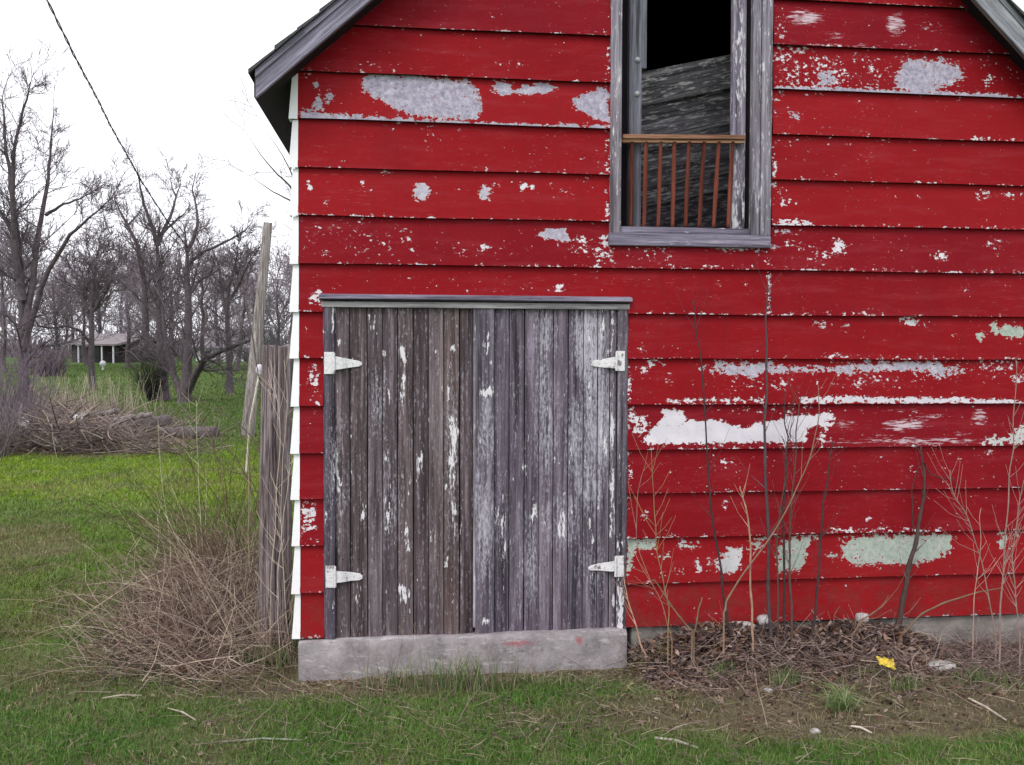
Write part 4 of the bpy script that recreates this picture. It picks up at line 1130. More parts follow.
# ------------------------------------------------------------ houses beyond the lawn
def gable_house(name, label, u0, u1, vb, vt, vr, d, wallm, roofm, wins, doors, depth=8):
    A, B = D(u0, vb, d), D(u1, vb, d)
    z0 = A[2]; h = (vb-vt)/F*d; hr = (vt-vr)/F*d
    o = thing(name, (A[0], A[1], z0), label, 'house')
    t = unit((B-A)*(1, 1, 0)); n = np.array([-t[1], t[0], 0]); W_ = np.linalg.norm((B-A)[:2])
    def q(a, b, z): return tuple(A*(1,1,0)+t*a+n*b+np.array([0, 0, z0+z]))
    mb = MB(); mb.hexa([q(0,0,-1),q(W_,0,-1),q(W_,depth,-1),q(0,depth,-1),q(0,0,h),q(W_,0,h),q(W_,depth,h),q(0,depth,h)])
    mb.add([q(0,0,h),q(0,depth,h),q(0,depth/2,h+hr*.98),q(W_,0,h),q(W_,depth,h),q(W_,depth/2,h+hr*.98)], None, [(0,2,1),(3,4,5)])
    wl_ = mb.build('wall', wallm, o)
    mb = MB(); ov = .4
    for s in (0, 1):
        ya, yb = (-ov, depth/2) if s == 0 else (depth+ov, depth/2)
        za, zb = h-.15, h+hr
        mb.hexa([q(-ov,ya,za),q(W_+ov,ya,za),q(W_+ov,yb,zb),q(-ov,yb,zb),q(-ov,ya,za+.15),q(W_+ov,ya,za+.15),q(W_+ov,yb,zb+.15),q(-ov,yb,zb+.15)])
    mb.build('roof', roofm, o)
    wm = plain('dark_glass', (.02, .022, .03), (.04, .045, .06), 3, .2, 0)
    for (a, b, za, zb) in wins:
        mb = MB(); mb.hexa([q(a*W_,-.06,za*h),q(b*W_,-.06,za*h),q(b*W_,.0,za*h),q(a*W_,.0,za*h),q(a*W_,-.06,zb*h),q(b*W_,-.06,zb*h),q(b*W_,.0,zb*h),q(a*W_,.0,zb*h)]); mb.build('window', wm, o)
    return o, q, W_, h
graywall = plain('grey_wall', (.045,.036,.04), (.075,.06,.065), 1, .9, 0); whitewall = plain('pale_wall', (.50,.50,.54), (.62,.62,.66), 1, .8, 0)
roofg = plain('grey_roofing', (.17,.15,.17), (.26,.235,.26), 2, .9, 0); roofl = plain('light_roofing', (.17,.145,.155), (.25,.22,.235), 2, .8, 0)
ho, q, W_, h = gable_house('porch_house', 'low dark house with an open porch on white posts beyond the lawn', 72, 126, 363, 343, 334, 82, graywall, roofl, [(.1,.2,.3,.8),(.42,.52,.3,.8),(.75,.88,.3,.8)], None)
mb = MB(); mb.hexa([q(W_*.32,-2.6,h*.86),q(W_+.3,-2.6,h*.86),q(W_+.3,0,h*1.0),q(W_*.32,0,h*1.0),q(W_*.32,-2.6,h*.94),q(W_+.3,-2.6,h*.94),q(W_+.3,0,h*1.12),q(W_*.32,0,h*1.12)])
mb.build('porch_roof', roofl, ho)
for a in (.36, .57, .78, .985):
    mb = MB(); mb.hexa([q(W_*a-.05,-2.5,-1),q(W_*a+.05,-2.5,-1),q(W_*a+.05,-2.34,-1),q(W_*a-.05,-2.34,-1),q(W_*a-.05,-2.5,h*.86),q(W_*a+.05,-2.5,h*.86),q(W_*a+.05,-2.34,h*.86),q(W_*a-.05,-2.34,h*.86)]); mb.build('porch_post', whitewall, ho)
gable_house('white_house', 'small white house glimpsed right of the porch house between trunks', 127, 148, 360, 345, 338, 105, whitewall, roofg, [(.3,.42,.3,.8),(.7,.82,.3,.8)], None)
gable_house('roofed_house', 'grey-roofed house glimpsed between the low-limbed tree and the pole', 196, 256, 368, 347, 329, 88, whitewall, roofg, [(.15,.25,.3,.8),(.5,.62,.3,.8),(.8,.9,.3,.8)], None)
b_ = D(103, 376, 62); b_[2] = float(gz(b_[0], b_[1]))
bo = thing('garden_ball', b_, 'small pale round ball ornament on the far lawn before the porch house', 'ornament')
mb = MB(); rr_ = np.sin(np.linspace(.05, np.pi-.05, 9))*.22; zz_ = .45-np.cos(np.linspace(.05, np.pi-.05, 9))*.22
mb.tube([b_+(0,0,z) for z in zz_], rr_, 12); mb.build('ball', whitewall, bo, smooth=True)
mb = MB(); mb.tube([b_-(0,0,.1), b_+(0,0,.2), b_+(0,0,.26)], [.1,.06,.12], 8); mb.build('stand', whitewall, bo)

# ------------------------------------------------------------ overhead cable
pts = [(20,-50,17),(47,0,19.5),(76.5,60,22),(97,98,24),(110,125,25.5),(129,158.5,27),(141,180.6,28),(167.6,221.8,30),(188,248,31)]
wp = np.array([D(u, v, d) for u, v, d in pts]); tt = np.linspace(0, len(wp)-1, 90)
Q = np.array([wp[min(int(t), len(wp)-2)]*(1-(t-min(int(t), len(wp)-2)))+wp[min(int(t)+1, len(wp)-1)]*(t-min(int(t), len(wp)-2)) for t in tt])
for _ in range(5): Q[1:-1] = (Q[:-2]+2*Q[1:-1]+Q[2:])/4
rng_ = random.Random(2)
mb = MB(); off = np.stack([np.sin(np.arange(90)*1.1)*.02, np.zeros(90), np.cos(np.arange(90)*1.1)*.02], -1)
mb.tube(Q+off, np.full(90, .018), 5); mb.tube(Q-off, np.full(90, .013), 5)
tag(mb.build('cable', M['wire']), 'dark twisted cable slanting down through the white sky to the bare trees', 'cable')

# ------------------------------------------------------------ brush pile and logs
def log(name, label, a, b, r, mat='bark_near', seed=1, grp=None):
    a = np.array(a); b = np.array(b); n = 14
    rng = random.Random(seed)
    P = np.array([a+(b-a)*t+np.array([0, rng.gauss(0, .01), rng.gauss(0, .012)]) for t in np.linspace(0, 1, n)])
    mb = MB(); mb.tube(P, [r*rng.uniform(.88, 1.1) for _ in range(n)], 12)
    o = mb.build(name, M[mat], smooth=False); o['label'] = label; o['category'] = 'log'
    if grp: o['group'] = grp
    return o
def gp3(u, v, dz=0): p = G(u, v); return p+(0, 0, dz)
log('log', 'dark mossy log lying on the grass at the right end of the brush pile', gp3(160,438,.11), gp3(216,439,.11), .13, seed=2)
log('log', 'thick dark log half buried at the middle of the brush pile', gp3(120,436,.2), gp3(168,432,.22), .17, seed=3)
log('log', 'pale stripped branch on top of the brush pile, right end', D(106,422,16)+(0,0,0), D(152,414,16.6), .05, 'pole', 4)
log('log', 'pale broken limb low in the brush pile at the left', gp3(28,450,.1), D(58,440,14.6), .06, 'pole', 5)
log('log', 'long grey limb lying along the top of the brush pile', D(66,417,16), D(118,411,16.8), .05, 'pole', 6)
def stems(n, fn, rad, cols, seed, sides=3, npt=4):
    rng = random.Random(seed); mb = MB()
    for k in range(n):
        P, r = fn(rng); c = cols[rng.randrange(len(cols))]; s = rng.uniform(.7, 1.25)
        mb.tube(P, np.linspace(r, r*.4, len(P)), sides, tuple(x*s for x in c))
    return mb
DEAD = [(.33,.25,.20),(.24,.17,.15),(.42,.34,.26),(.19,.135,.125),(.30,.22,.21),(.14,.10,.095)]
def pile(rng):
    u = min(215, max(-60, rng.gauss(70, 62))); v = rng.uniform(420, 456)
    P = G(u, v); hgt = .55*math.exp(-((u-50)/85)**2)*(.6+.8*float(vnoise(np.array(u/14.), np.array(v/9.), 4)))*rng.random()
    P = P+(0, 0, hgt)
    a = rng.uniform(0, 6.28); L = rng.uniform(.15, .9)
    d = np.array([math.cos(a), math.sin(a)*.9, rng.gauss(.1, .5)])
    pts = [P]
    for q in range(3):
        d = d+np.array([rng.gauss(0, .12), rng.gauss(0, .12), rng.gauss(0, .12)]); nx = pts[-1]+unit(d)*L/3
        nx[2] = max(nx[2], float(gz(nx[0], nx[1]))+.01); pts.append(nx)
    return pts, rng.choice([.003, .004, .006, .009, .016])
o = stems(4200, pile, 0, [(.23,.17,.15),(.30,.235,.205),(.15,.115,.11),(.40,.33,.27),(.11,.085,.08),(.26,.20,.20)], 12).build('brush_pile', M['tint'])
tag(o, 'tangled pile of cut brown branches and dead stalks across the mid lawn', 'brush pile', kind='stuff')
def tallgrass(rng):
    u = rng.gauss(78, 40); v = rng.uniform(405, 430); P = G(min(max(u, -20), 190), v); L = rng.uniform(.5, 1.3)
    d = np.array([rng.gauss(0, .15), rng.gauss(0, .1), 1]); pts = [P]
    for q in range(4):
        d = d+np.array([rng.gauss(0, .07), rng.gauss(0, .05), 0]); pts.append(pts[-1]+unit(d)*L/4)
    return pts, rng.choice([.004, .006, .009])
o = stems(420, tallgrass, 0, [(.40,.35,.26),(.30,.27,.19),(.48,.42,.34),(.24,.22,.15)], 13).build('tall_dry_grass', M['tint'])
tag(o, 'pale tall dry grass stalks standing behind the brush pile', 'dry grass', kind='stuff')
for i, (u, v, w_, lab) in enumerate([(24,425,.18,'crumpled white plastic scrap in the brush pile near the left edge'), (79,424,.22,'crumpled white rag hanging in the middle of the brush pile')]):
    P = D(u, v, 15.0); rng = np.random.RandomState(i); n = 9
    X, Z = np.meshgrid(np.linspace(-w_/2, w_/2, n), np.linspace(-w_*.7, w_*.7, n))
    Yv = rng.normal(0, .03, X.shape); X = X*(.6+.5*rng.rand(*X.shape)); Z = Z+rng.normal(0, .02, X.shape)
    idx = np.arange(n*n).reshape(n, n); f = np.stack([idx[:-1,:-1], idx[:-1,1:], idx[1:,1:], idx[1:,:-1]], -1).reshape(-1, 4)
    mb = MB(); mb.add(np.stack([X+P[0], Yv+P[1], Z+P[2]], -1).reshape(-1, 3), f)
    o = mb.build('scrap', M['white_side'], smooth=True); sm = o.modifiers.new('t', 'SOLIDIFY'); sm.thickness = .006
    tag(o, lab, 'scrap')

# ------------------------------------------------------------ dead weeds beside the post
def heap(rng):
    while True:
        if rng.random() < .62: u = rng.gauss(212, 42); v = rng.gauss(603, 32)
        else: u = rng.gauss(168, 45); v = rng.gauss(645, 24)
        if 75 < u < 300 and 545 < v < 696 and not (u > 265 and v < 640): break
    P = G(u, v); k = math.exp(-((u-222)/62)**2-((v-600)/60)**2)+.10
    P = P+(0, 0, rng.random()**1.4*.30*k*(1 if u < 250 else .5)*(.4+1.2*float(vnoise(np.array(u/16.), np.array(v/14.), 6))))
    a = rng.uniform(0, 6.28); L = rng.uniform(.12, .55)
    d = np.array([math.cos(a), math.sin(a)*.7, rng.uniform(-.3, .75)]); pts = [P]
    for q in range(4):
        d = d+np.array([rng.gauss(0, .25), rng.gauss(0, .25), rng.gauss(0, .25)]); nx = pts[-1]+unit(d)*L/4
        nx[2] = max(nx[2], float(gz(nx[0], nx[1]))+.004)
        if nx[0] > XL-.07 and nx[1] > -.08: nx[0] = XL-.07-.02*rng.random()
        pts.append(nx)
    return pts, rng.choice([.0012, .0016, .0022, .003])
o = stems(3900, heap, 0, [(.40,.31,.25),(.24,.16,.135),(.52,.42,.33),(.12,.08,.07),(.34,.26,.23),(.08,.05,.045),(.22,.13,.10)], 41, npt=5).build('dead_weeds', M['tint'])
tag(o, 'tangled heap of dry brown weeds at the foot of the thick post', 'dead weeds', kind='stuff')
def loose(rng):
    u = rng.gauss(190, 50); P = G(min(max(u, 60), 285), rng.uniform(590, 680)); L = rng.uniform(.6, 1.3); a = rng.choice([rng.gauss(2.7, .4), rng.gauss(.3, .5)])
    d = np.array([math.cos(a), rng.gauss(0, .3), rng.uniform(.25, 1.1)]); pts = [P]
    for q in range(7):
        d = d+np.array([rng.gauss(0, .06), rng.gauss(0, .06), -.16]); nx = pts[-1]+unit(d)*L/7
        nx[2] = max(nx[2], float(gz(nx[0], nx[1]))+.01)
        if nx[0] > XL-.07 and nx[1] > -.08: nx[0] = XL-.07-.02*rng.random()
        pts.append(nx)
    return pts, rng.choice([.0016, .0022, .003])
o = stems(70, loose, 0, [(.46,.38,.28),(.36,.28,.21),(.28,.21,.17)], 45).build('loose_stalks', M['tint'])
tag(o, 'long loose pale stalks arching over the heap of dead weeds', 'dry stalks', kind='stuff')
def thatch(rng):
    u = rng.uniform(-20, 1040); P = CAM+(fw+(u-512)/F*rt)*rng.uniform(3.5, 7.5 if u < 290 else 4.9); P = np.array([P[0], P[1], 0.])
    if P[0] > XL-.05 and P[1] > -.1: P[1] = -.1-rng.random()*.5
    P[2] = float(gz(P[0], P[1]))+.012+rng.random()*.02; a = rng.uniform(0, 6.28); L = rng.uniform(.03, .13)
    d = np.array([math.cos(a), math.sin(a), rng.gauss(.05, .2)])
    return [P, P+d*L*.5+(0, 0, .004), P+d*L], rng.choice([.0009, .0013, .002])
o = stems(3600, thatch, 0, [(.26,.22,.13),(.20,.17,.11),(.36,.31,.21),(.18,.13,.09),(.22,.17,.15)], 46).build('thatch', M['tint'])
tag(o, 'short bits of straw and dead grass lying through the lawn', 'thatch', kind='stuff')
def upr(rng):
    u = rng.choice([rng.gauss(190, 55), rng.gauss(235, 22), rng.gauss(262, 14)]); v = rng.uniform(565, 668)
    u = min(max(u, 20), 292)
    P = G(u, v if u < 262 else rng.uniform(644, 672)); a = rng.gauss(-.1, .42); L = rng.choice([.25, .4, .55, .8, 1.0])*rng.uniform(.7, 1.1)*(1.0 if u > 150 else .6)
    d = np.array([a-.1, rng.gauss(0, .2), 1]); pts = [P]
    for q in range(5):
        d = d+np.array([rng.gauss(0, .10), rng.gauss(0, .08), -.04]); nx = pts[-1]+unit(d)*L/5
        if nx[0] > XL-.07 and nx[1] > -.08: nx[0] = XL-.07-.02*rng.random()
        pts.append(nx)
    return pts, rng.choice([.0012, .0016, .0024])
o = stems(190, upr, 0, [(.42,.34,.25),(.34,.26,.19),(.50,.42,.32),(.24,.17,.15)], 43).build('dry_stalks', M['tint'])
tag(o, 'thin upright dry stalks among the weeds round the thick post', 'dry stalks', kind='stuff')
def bramble(rng):
    u = rng.gauss(238, 22); v = rng.uniform(560, 612); P = G(min(u, 262), v); L = rng.uniform(.4, 1.45)
    d = np.array([rng.gauss(-.3, .4), rng.gauss(0, .3), 1]); pts = [P]
    for q in range(5):
        d = d+np.array([rng.gauss(-.03, .16), rng.gauss(0, .12), -.08]); nx = pts[-1]+unit(d)*L/5
        if nx[0] > XL-.1: nx[0] = XL-.1-.04*rng.random()
        pts.append(nx)
    return pts, rng.choice([.0018, .0025, .0035])
o = stems(190, bramble, 0, [(.13,.085,.06),(.17,.10,.07),(.09,.07,.05),(.15,.14,.06)], 44).build('bramble', M['tint'])
tag(o, 'thin reddish-brown bramble stems behind the weeds left of the post', 'bramble', kind='stuff')

def cane(name, label, pts, d0, d1, r0, r1, colr, group=None, twigs=0, seed=1, cat='sapling', yplane=None, sub=()):
    rng = random.Random(seed)
    def P3(pts, d0, d1):
        n = len(pts); out = []
        for i, (u, v) in enumerate(pts):
            t = i/(n-1)
            out.append(Y(u, v, d0+(d1-d0)*t) if yplane else D(u, v, d0+(d1-d0)*t))
        out = np.array(out); m_ = n*4; tt = np.linspace(0, n-1, m_)
        Q = np.array([out[min(int(t), n-2)]*(1-(t-min(int(t), n-2)))+out[min(int(t)+1, n-1)]*(t-min(int(t), n-2)) for t in tt])
        for _ in range(2): Q[1:-1] = (Q[:-2]+2*Q[1:-1]+Q[2:])/4
        W_ = np.array([[rng.gauss(0, .007), rng.gauss(0, .005), 0] for _ in range(m_)])
        for _ in range(2): W_[1:-1] = (W_[:-2]+W_[1:-1]*2+W_[2:])/4
        Q[1:-1] += W_[1:-1]
        return Q
    Q = P3(pts, d0, d1)
    b = Q[0].copy(); b[2] = float(gz(b[0], b[1]))
    o = thing(name, b, label, cat, group)
    if Q[0][2]-b[2] > .0: Q = np.concatenate([[b-(0, 0, .02)], Q])
    n = len(Q); rr = np.linspace(r0, r1, n)
    for i in range(2, n-1, 4): rr[i] *= 1.22
    mb = MB(); mb.tube(Q, rr, 7, colr)
    mb.build('stem', M['tint'], o, smooth=True)
    mb = MB()
    for (sp, sd0, sd1, sr0, sr1) in sub:
        S = P3(sp, sd0, sd1); mb.tube(S, np.linspace(sr0, sr1, len(S)), 5, colr)
    for k in range(int(twigs*1.7)):
        i = rng.randint(n//4, n-2); t = unit(Q[i+1]-Q[i]); dd = rdir(rng, t, rng.uniform(.35, .9)); dd[1] = min(dd[1], .3)*.5; L = rng.uniform(.06, .28)
        a = Q[i]; e1 = a+dd*L*.5; e2 = e1+unit(dd+np.array([0, 0, .4]))*L*.5
        for e_ in (e1, e2): e_[1] = min(e_[1], -.04) if (e_[0] > XL) else e_[1]
        mb.tube([a, e1, e2], [max(rr[i]*.45, .0009), .001, .0007], 4, tuple(c*1.3 for c in colr))
    if mb.tb: mb.build('twig', M['tint'], o)
    return o
DK = (.055,.038,.040); TAN = (.19,.125,.088); MID = (.095,.062,.052); PALE = (.27,.19,.165)
gS = 'saplings and stalks in front of the red wall'
S = dict(yplane=True, group=gS)
cane('sapling', 'thin dark sapling nearest the doors, bending left to right down the wall', [(731,640),(727,618),(722,583),(717,546),(710,505),(706,452),(704,400),(700,350),(695,317),(693,300)], -.22, -.10, .0075, .0025, DK, twigs=8, seed=1, **S)
cane('sapling', 'straightest and tallest dark sapling below the board joint', [(770,640),(769,600),(768,520),(766,455),(766,400),(767,350),(768,310),(768,276)], -.22, -.08, .011, .003, (.085,.062,.068), twigs=6, seed=2, **S)
cane('sapling', 'dark sapling forking into a narrow V over the white patch', [(785,632),(783,560),(784,510),(786,470),(788,445),(787,428),(783,412),(783,398)], -.25, -.10, .007, .002, DK, twigs=10, seed=3, sub=[([(788,442),(792,425),(796,412)], -.11, -.09, .003, .0015)], **S)
cane('sapling', 'dark sapling close right of the forked one, topped by fine twigs', [(792,634),(790,590),(789,545),(792,500),(795,455),(797,420),(801,396)], -.30, -.12, .007, .002, MID, twigs=12, seed=4, **S)
cane('sapling', 'brown stem left of the forked sapling, reaching the fourth board', [(778,632),(776,560),(779,520),(784,480),(787,450),(782,436)], -.28, -.14, .005, .0018, MID, twigs=6, seed=5, **S)
cane('dry_stalk', 'long tan stalk slanting up right across the sapling stems', [(724,612),(728,600),(745,570),(775,530),(797,490),(812,450),(820,410),(818,385)], -.34, -.22, .0055, .002, (.22,.145,.10), twigs=4, seed=6, cat='stalk', **S)
cane('dry_stalk', 'short pale stalk with a pointed top between the dark saplings', [(753,640),(751,600),(751,560),(749,520),(744,500),(740,486)], -.30, -.25, .0065, .003, (.38,.24,.17), twigs=3, seed=7, cat='stalk', **S)
cane('sapling', 'dark sapling leaning right, between forked sapling and thick broken vine', [(812,634),(817,600),(821,545),(824,505),(828,470),(833,442)], -.25, -.10, .0075, .0025, DK, twigs=9, seed=8, **S)
cane('sapling', 'thick dark broken vine stem with a hooked side shoot', [(897,632),(903,600),(910,567),(917,541),(921,512),(925,489),(924,465),(921,446)], -.16, -.06, .017, .004, (.075,.05,.046), twigs=8, seed=9,
     sub=[([(924,463),(931,475),(944,479),(956,478),(955,489)], -.06, -.05, .0045, .002), ([(914,532),(912,512),(911,498),(914,480),(919,466)], -.08, -.06, .004, .002)], **S)
cane('dry_stalk', 'tan stalk arching low to the right from the vine foot', [(900,637),(921,614),(945,602),(965,596),(985,591),(1002,588)], -.22, -.25, .006, .003, TAN, seed=10, cat='stalk', **S)
cane('dry_stalk', 'tallest pale stalk near the right edge of the photo', [(1000,640),(1000.6,600),(1003,557),(1010,491),(1012,450),(1013.7,400),(1016,360)], -.45, -.35, .005, .0018, PALE, twigs=16, seed=11, cat='stalk', **S)
cane('dry_stalk', 'pale crooked stalk left of the tallest one at the right edge', [(996,640),(990,600),(978,550),(966,515),(953,494),(950,470)], -.38, -.25, .004, .0015, PALE, twigs=14, seed=12, cat='stalk', **S)
cane('dry_stalk', 'straight pale stalk rising between vine and right-edge stalks', [(973,640),(974,600),(979,550),(981,508)], -.30, -.28, .003, .0015, (.45,.30,.25), twigs=5, seed=13, cat='stalk', **S)
cane('dry_stalk', 'pale twiggy stalk at the very right edge of the photo', [(1020,645),(1017,600),(1012,560),(1016,520),(1024,480)], -.5, -.4, .004, .0015, PALE, twigs=18, seed=14, cat='stalk', **S)
cane('dry_stalk', 'thin greenish stalk just right of the door casing', [(668,640),(667,600),(661,575),(657,546),(654,505),(651,447)], -.30, -.15, .0035, .0015, (.26,.19,.09), twigs=8, seed=15, cat='stalk', **S)
cane('dry_stalk', 'tan stalk arching over to the right beside the door casing', [(652,580),(656,580),(668,602),(680,618),(692,630)][::-1], -.35, -.30, .005, .002, TAN, twigs=3, seed=16, cat='stalk', **S)
cane('dry_stalk', 'short tan stalk pointing up, right of the arching one', [(694,634),(697,618),(702,597)], -.35, -.33, .005, .003, TAN, seed=17, cat='stalk', **S)
cane('dry_stalk', 'curved thin stalk against the board right of the doors', [(672,640),(664,606),(652,585),(640,560),(636,520),(638,490),(645,466)], -.3, -.14, .003, .0012, (.28,.17,.12), twigs=6, seed=18, cat='stalk', **S)
cane('dry_stalk', 'tan stalk hugging the foot of the right door casing', [(646,655),(636,625),(628,600),(622,575)], -.25, -.08, .005, .002, (.40,.25,.18), twigs=4, seed=19, cat='stalk', **S)
cane('dry_stalk', 'forked dead twig sticking out of the leaves left of the vine', [(852,634),(862,620),(876,611),(887,602)], -.3, -.3, .006, .0025, TAN, twigs=4, seed=20, cat='stalk', **S)
gB = 'dark brambles arching left of the post'
cane('bramble_cane', 'uppermost dark cane curving down across the leaning pole', [(283,560),(276,480),(262,400),(252,340),(246,300),(243,285)], 5.6, 7.0, .005, .0022, (.07,.055,.05), gB, 6, 21, 'cane')
cane('bramble_cane', 'long dark cane reaching far left over the lawn', [(275,560),(268,510),(262,450),(240,425),(215,408),(190,396),(172,384)], 5.6, 7.5, .006, .002, (.075,.06,.05), gB, 10, 22, 'cane')
cane('bramble_cane', 'dark cane with a curved end below the longest one', [(268,570),(262,520),(245,470),(225,445),(205,428),(190,420)], 5.7, 7.0, .005, .002, (.085,.06,.05), gB, 10, 23, 'cane')
cane('bramble_cane', 'lowest dark cane, nearly level, left of the post', [(270,580),(262,500),(250,475),(228,472),(212,452)], 5.7, 6.8, .0045, .002, (.075,.06,.04), gB, 8, 24, 'cane')
cane('dry_stalk', 'tall pale stalk standing alone over the mid lawn', [(205,600),(201,530),(198,480),(197,430),(196,400)], 6.3, 6.4, .0035, .0015, (.42,.40,.27), 'pale stalks over the left lawn', 4, 25, 'stalk')
cane('dry_stalk', 'tall pale stalk directly left of the leaning pole', [(249,600),(249,530),(248,470),(247,425)], 6.0, 6.1, .0045, .002, (.34,.26,.18), 'pale stalks over the left lawn', 3, 26, 'stalk')
cane('dry_stalk', 'pale stalk leaning left before the log', [(175,600),(168,530),(160,470),(158,420)], 6.6, 6.8, .003, .0015, (.40,.36,.27), 'pale stalks over the left lawn', 4, 27, 'stalk')
cane('dry_stalk', 'pale stalk climbing the left side of the thick post', [(270,640),(272,560),(276,500),(281,440),(277,400),(268,380)], 4.95, 4.95, .0032, .0015, (.48,.40,.33), 'stalks on the post', 6, 28, 'stalk')
cane('dry_stalk', 'pale stalk climbing the right side of the thick post', [(291,650),(284,590),(281,520),(284,460),(288,410),(284,360)], 4.93, 4.95, .003, .0013, (.46,.37,.31), 'stalks on the post', 8, 29, 'stalk')
cane('dry_stalk', 'pale forked stalk crossing the middle of the thick post', [(280,650),(276,600),(278,560),(287,500),(290,455)], 4.9, 4.93, .0028, .0013, (.50,.42,.35), 'stalks on the post', 6, 30, 'stalk')

# ------------------------------------------------------------ leaf litter, stones, scraps along the wall
def leaves(n, fn, seed, cols, size):
    rng = np.random.RandomState(seed); mb = MB()
    P = fn(rng, n)
    a = rng.rand(n)*6.28; s = size*(.5+rng.rand(n)); tilt = rng.normal(0, .6, n); roll = rng.normal(0, .6, n)
    base = np.array([(-1,0,0),(-.35,.42,.18),(.35,.40,.15),(1,0,.1),(.35,-.40,.2),(-.35,-.42,.15),(0,0,-.12)])
    V = np.repeat(base[None], n, 0)*s[:, None, None]; V[:, :, 2] *= (.6+1.6*rng.rand(n))[:, None]
    def rot(V, i, j, an):
        c, s_ = np.cos(an)[:, None], np.sin(an)[:, None]; x, y = V[:, :, i].copy(), V[:, :, j].copy()
        V[:, :, i] = c*x-s_*y; V[:, :, j] = s_*x+c*y
    rot(V, 0, 2, tilt); rot(V, 1, 2, roll); rot(V, 0, 1, a)
    V += P[:, None, :]
    f = np.array([(0,1,6),(1,2,6),(2,3,6),(3,4,6),(4,5,6),(5,0,6)])
    F3 = (f[None]+(np.arange(n)*7)[:, None, None]).reshape(-1, 3)
    c = np.array(cols)[rng.randint(0, len(cols), n)]*(.6+.7*rng.rand(n))[:, None]
    mb.add(V.reshape(-1, 3), None, F3, tint=np.repeat(c, 7, axis=0))
    return mb
def litter(rng, n):
    x = rng.uniform(1.22, 4.3, n); t = rng.rand(n)
    y = -.07-np.abs(rng.normal(0, .24, n))
    z = gz(x, y)+rng.rand(n)**1.2*(.15*np.exp(-((y+.17)/.17)**2)*(.5+.9*fbm(x*2.3, y*0+1, 3, 91))*(.30+.70*sstep(3.15, 2.6, x)))+.004
    return np.stack([x, y, z], -1)
LC = [(.17,.10,.072),(.24,.15,.11),(.085,.052,.045),(.36,.26,.21),(.16,.105,.095),(.22,.155,.15),(.05,.032,.03),(.12,.062,.042)]
o = leaves(12000, litter, 3, LC, .0175).build('leaf_litter', M['tint'])
tag(o, 'brown curled dead leaves banked against the foot of the red wall', 'leaf litter', kind='stuff')
def litter2(rng, n):
    x = rng.uniform(-2.4, 3.9, n); y = rng.uniform(-1.15, .1, n); y = np.where((x > DX0-.1) & (y > -.1), -.12, y)
    return np.stack([x, y, gz(x, y)+.008], -1)
o = leaves(2600, litter2, 5, LC+[(.35,.28,.22)], .013).build('scattered_leaves', M['tint'])
tag(o, 'small dead leaves scattered over the grass before the barn', 'leaves', kind='stuff')
def twigs_wall(rng):
    if rng.random() < .75: x = rng.uniform(1.25, 4.2); y = -.08-abs(rng.gauss(0, .26)); zz = rng.random()**2*(.13 if x < 2.8 else .04)
    else: x = rng.uniform(-1.0, 4.0); y = -rng.uniform(.12, 1.1); zz = .01
    P = np.array([x, y, float(gz(x, y))+zz]); a = rng.uniform(0, 6.28); L = rng.uniform(.06, .30)
    d = np.array([math.cos(a), math.sin(a)*.6, rng.gauss(.0, .25)]); pts = [P]
    for q in range(3):
        d = d+np.array([rng.gauss(0, .25), rng.gauss(0, .2), rng.gauss(0, .25)]); nx = pts[-1]+unit(d)*L/3
        nx[2] = max(nx[2], float(gz(nx[0], nx[1]))+.004); nx[1] = min(nx[1], -.07); pts.append(nx)
    return pts, rng.choice([.0012, .002, .003])
o = stems(1900, twigs_wall, 0, DEAD+[(.40,.30,.27)], 51).build('fallen_twigs', M['tint'])
tag(o, 'fine fallen twigs tangled through the leaves along the wall foot', 'twigs', kind='stuff')
def wisps(rng):     # pinkish grey dead grass at the right end
    x = rng.gauss(3.5, .35) if rng.random() < .5 else rng.uniform(1.3, 4.0); y = -.1-abs(rng.gauss(0, .3)); P = np.array([x, y, float(gz(x, y))]); L = rng.uniform(.08, .36)
    d = np.array([rng.gauss(0, .8), rng.gauss(-.1, .45), .9]); pts = [P]
    for q in range(4):
        d = d+np.array([rng.gauss(0, .25), rng.gauss(0, .2), -.3]); nx = pts[-1]+unit(d)*L/4; nx[1] = min(nx[1], -.06); nx[2] = max(nx[2], float(gz(nx[0], nx[1]))+.003); pts.append(nx)
    return pts, .0013
o = stems(1500, wisps, 0, [(.30,.22,.20),(.22,.16,.15),(.40,.31,.28),(.13,.09,.08)], 52).build('dead_grass', M['tint'])
tag(o, 'wispy pinkish-grey dead grass at the right end of the wall foot', 'dead grass', kind='stuff')

def rock(name, label, c, sx, sy, sz, seed, mat='rock'):
    import bmesh
    bm = bmesh.new(); bmesh.ops.create_icosphere(bm, subdivisions=3, radius=1)
    for v_ in bm.verts:
        p = np.array(v_.co[:]); n = float(fbm(np.array(p[0]*1.7+seed*5), np.array(p[1]*1.7+p[2]*2.1), 3, seed))-.5
        n2 = float(fbm(np.array(p[0]*6+seed), np.array(p[2]*6+p[1]*5), 2, seed+2))-.5
        q = np.sign(p)*np.abs(p)**.75*(1+.5*n+.12*n2)
        v_.co = (q[0]*sx, q[1]*sy, q[2]*sz)
    me = bpy.data.meshes.new(name); bm.to_mesh(me); bm.free(); me.materials.append(M[mat])
    for p_ in me.polygons: p_.use_smooth = True
    o = bpy.data.objects.new(name, me); col.objects.link(o); o.location = tuple(float(a) for a in c)
    return tag(o, label, 'stone')
rock('stone', 'long pale stone lying against the wall foot between the saplings', Y(743,627,-.09), .075, .045, .032, 3)
rock('stone', 'smaller whitest stone resting at the base of the tallest sapling', Y(763,620,-.12), .035, .03, .028, 5)
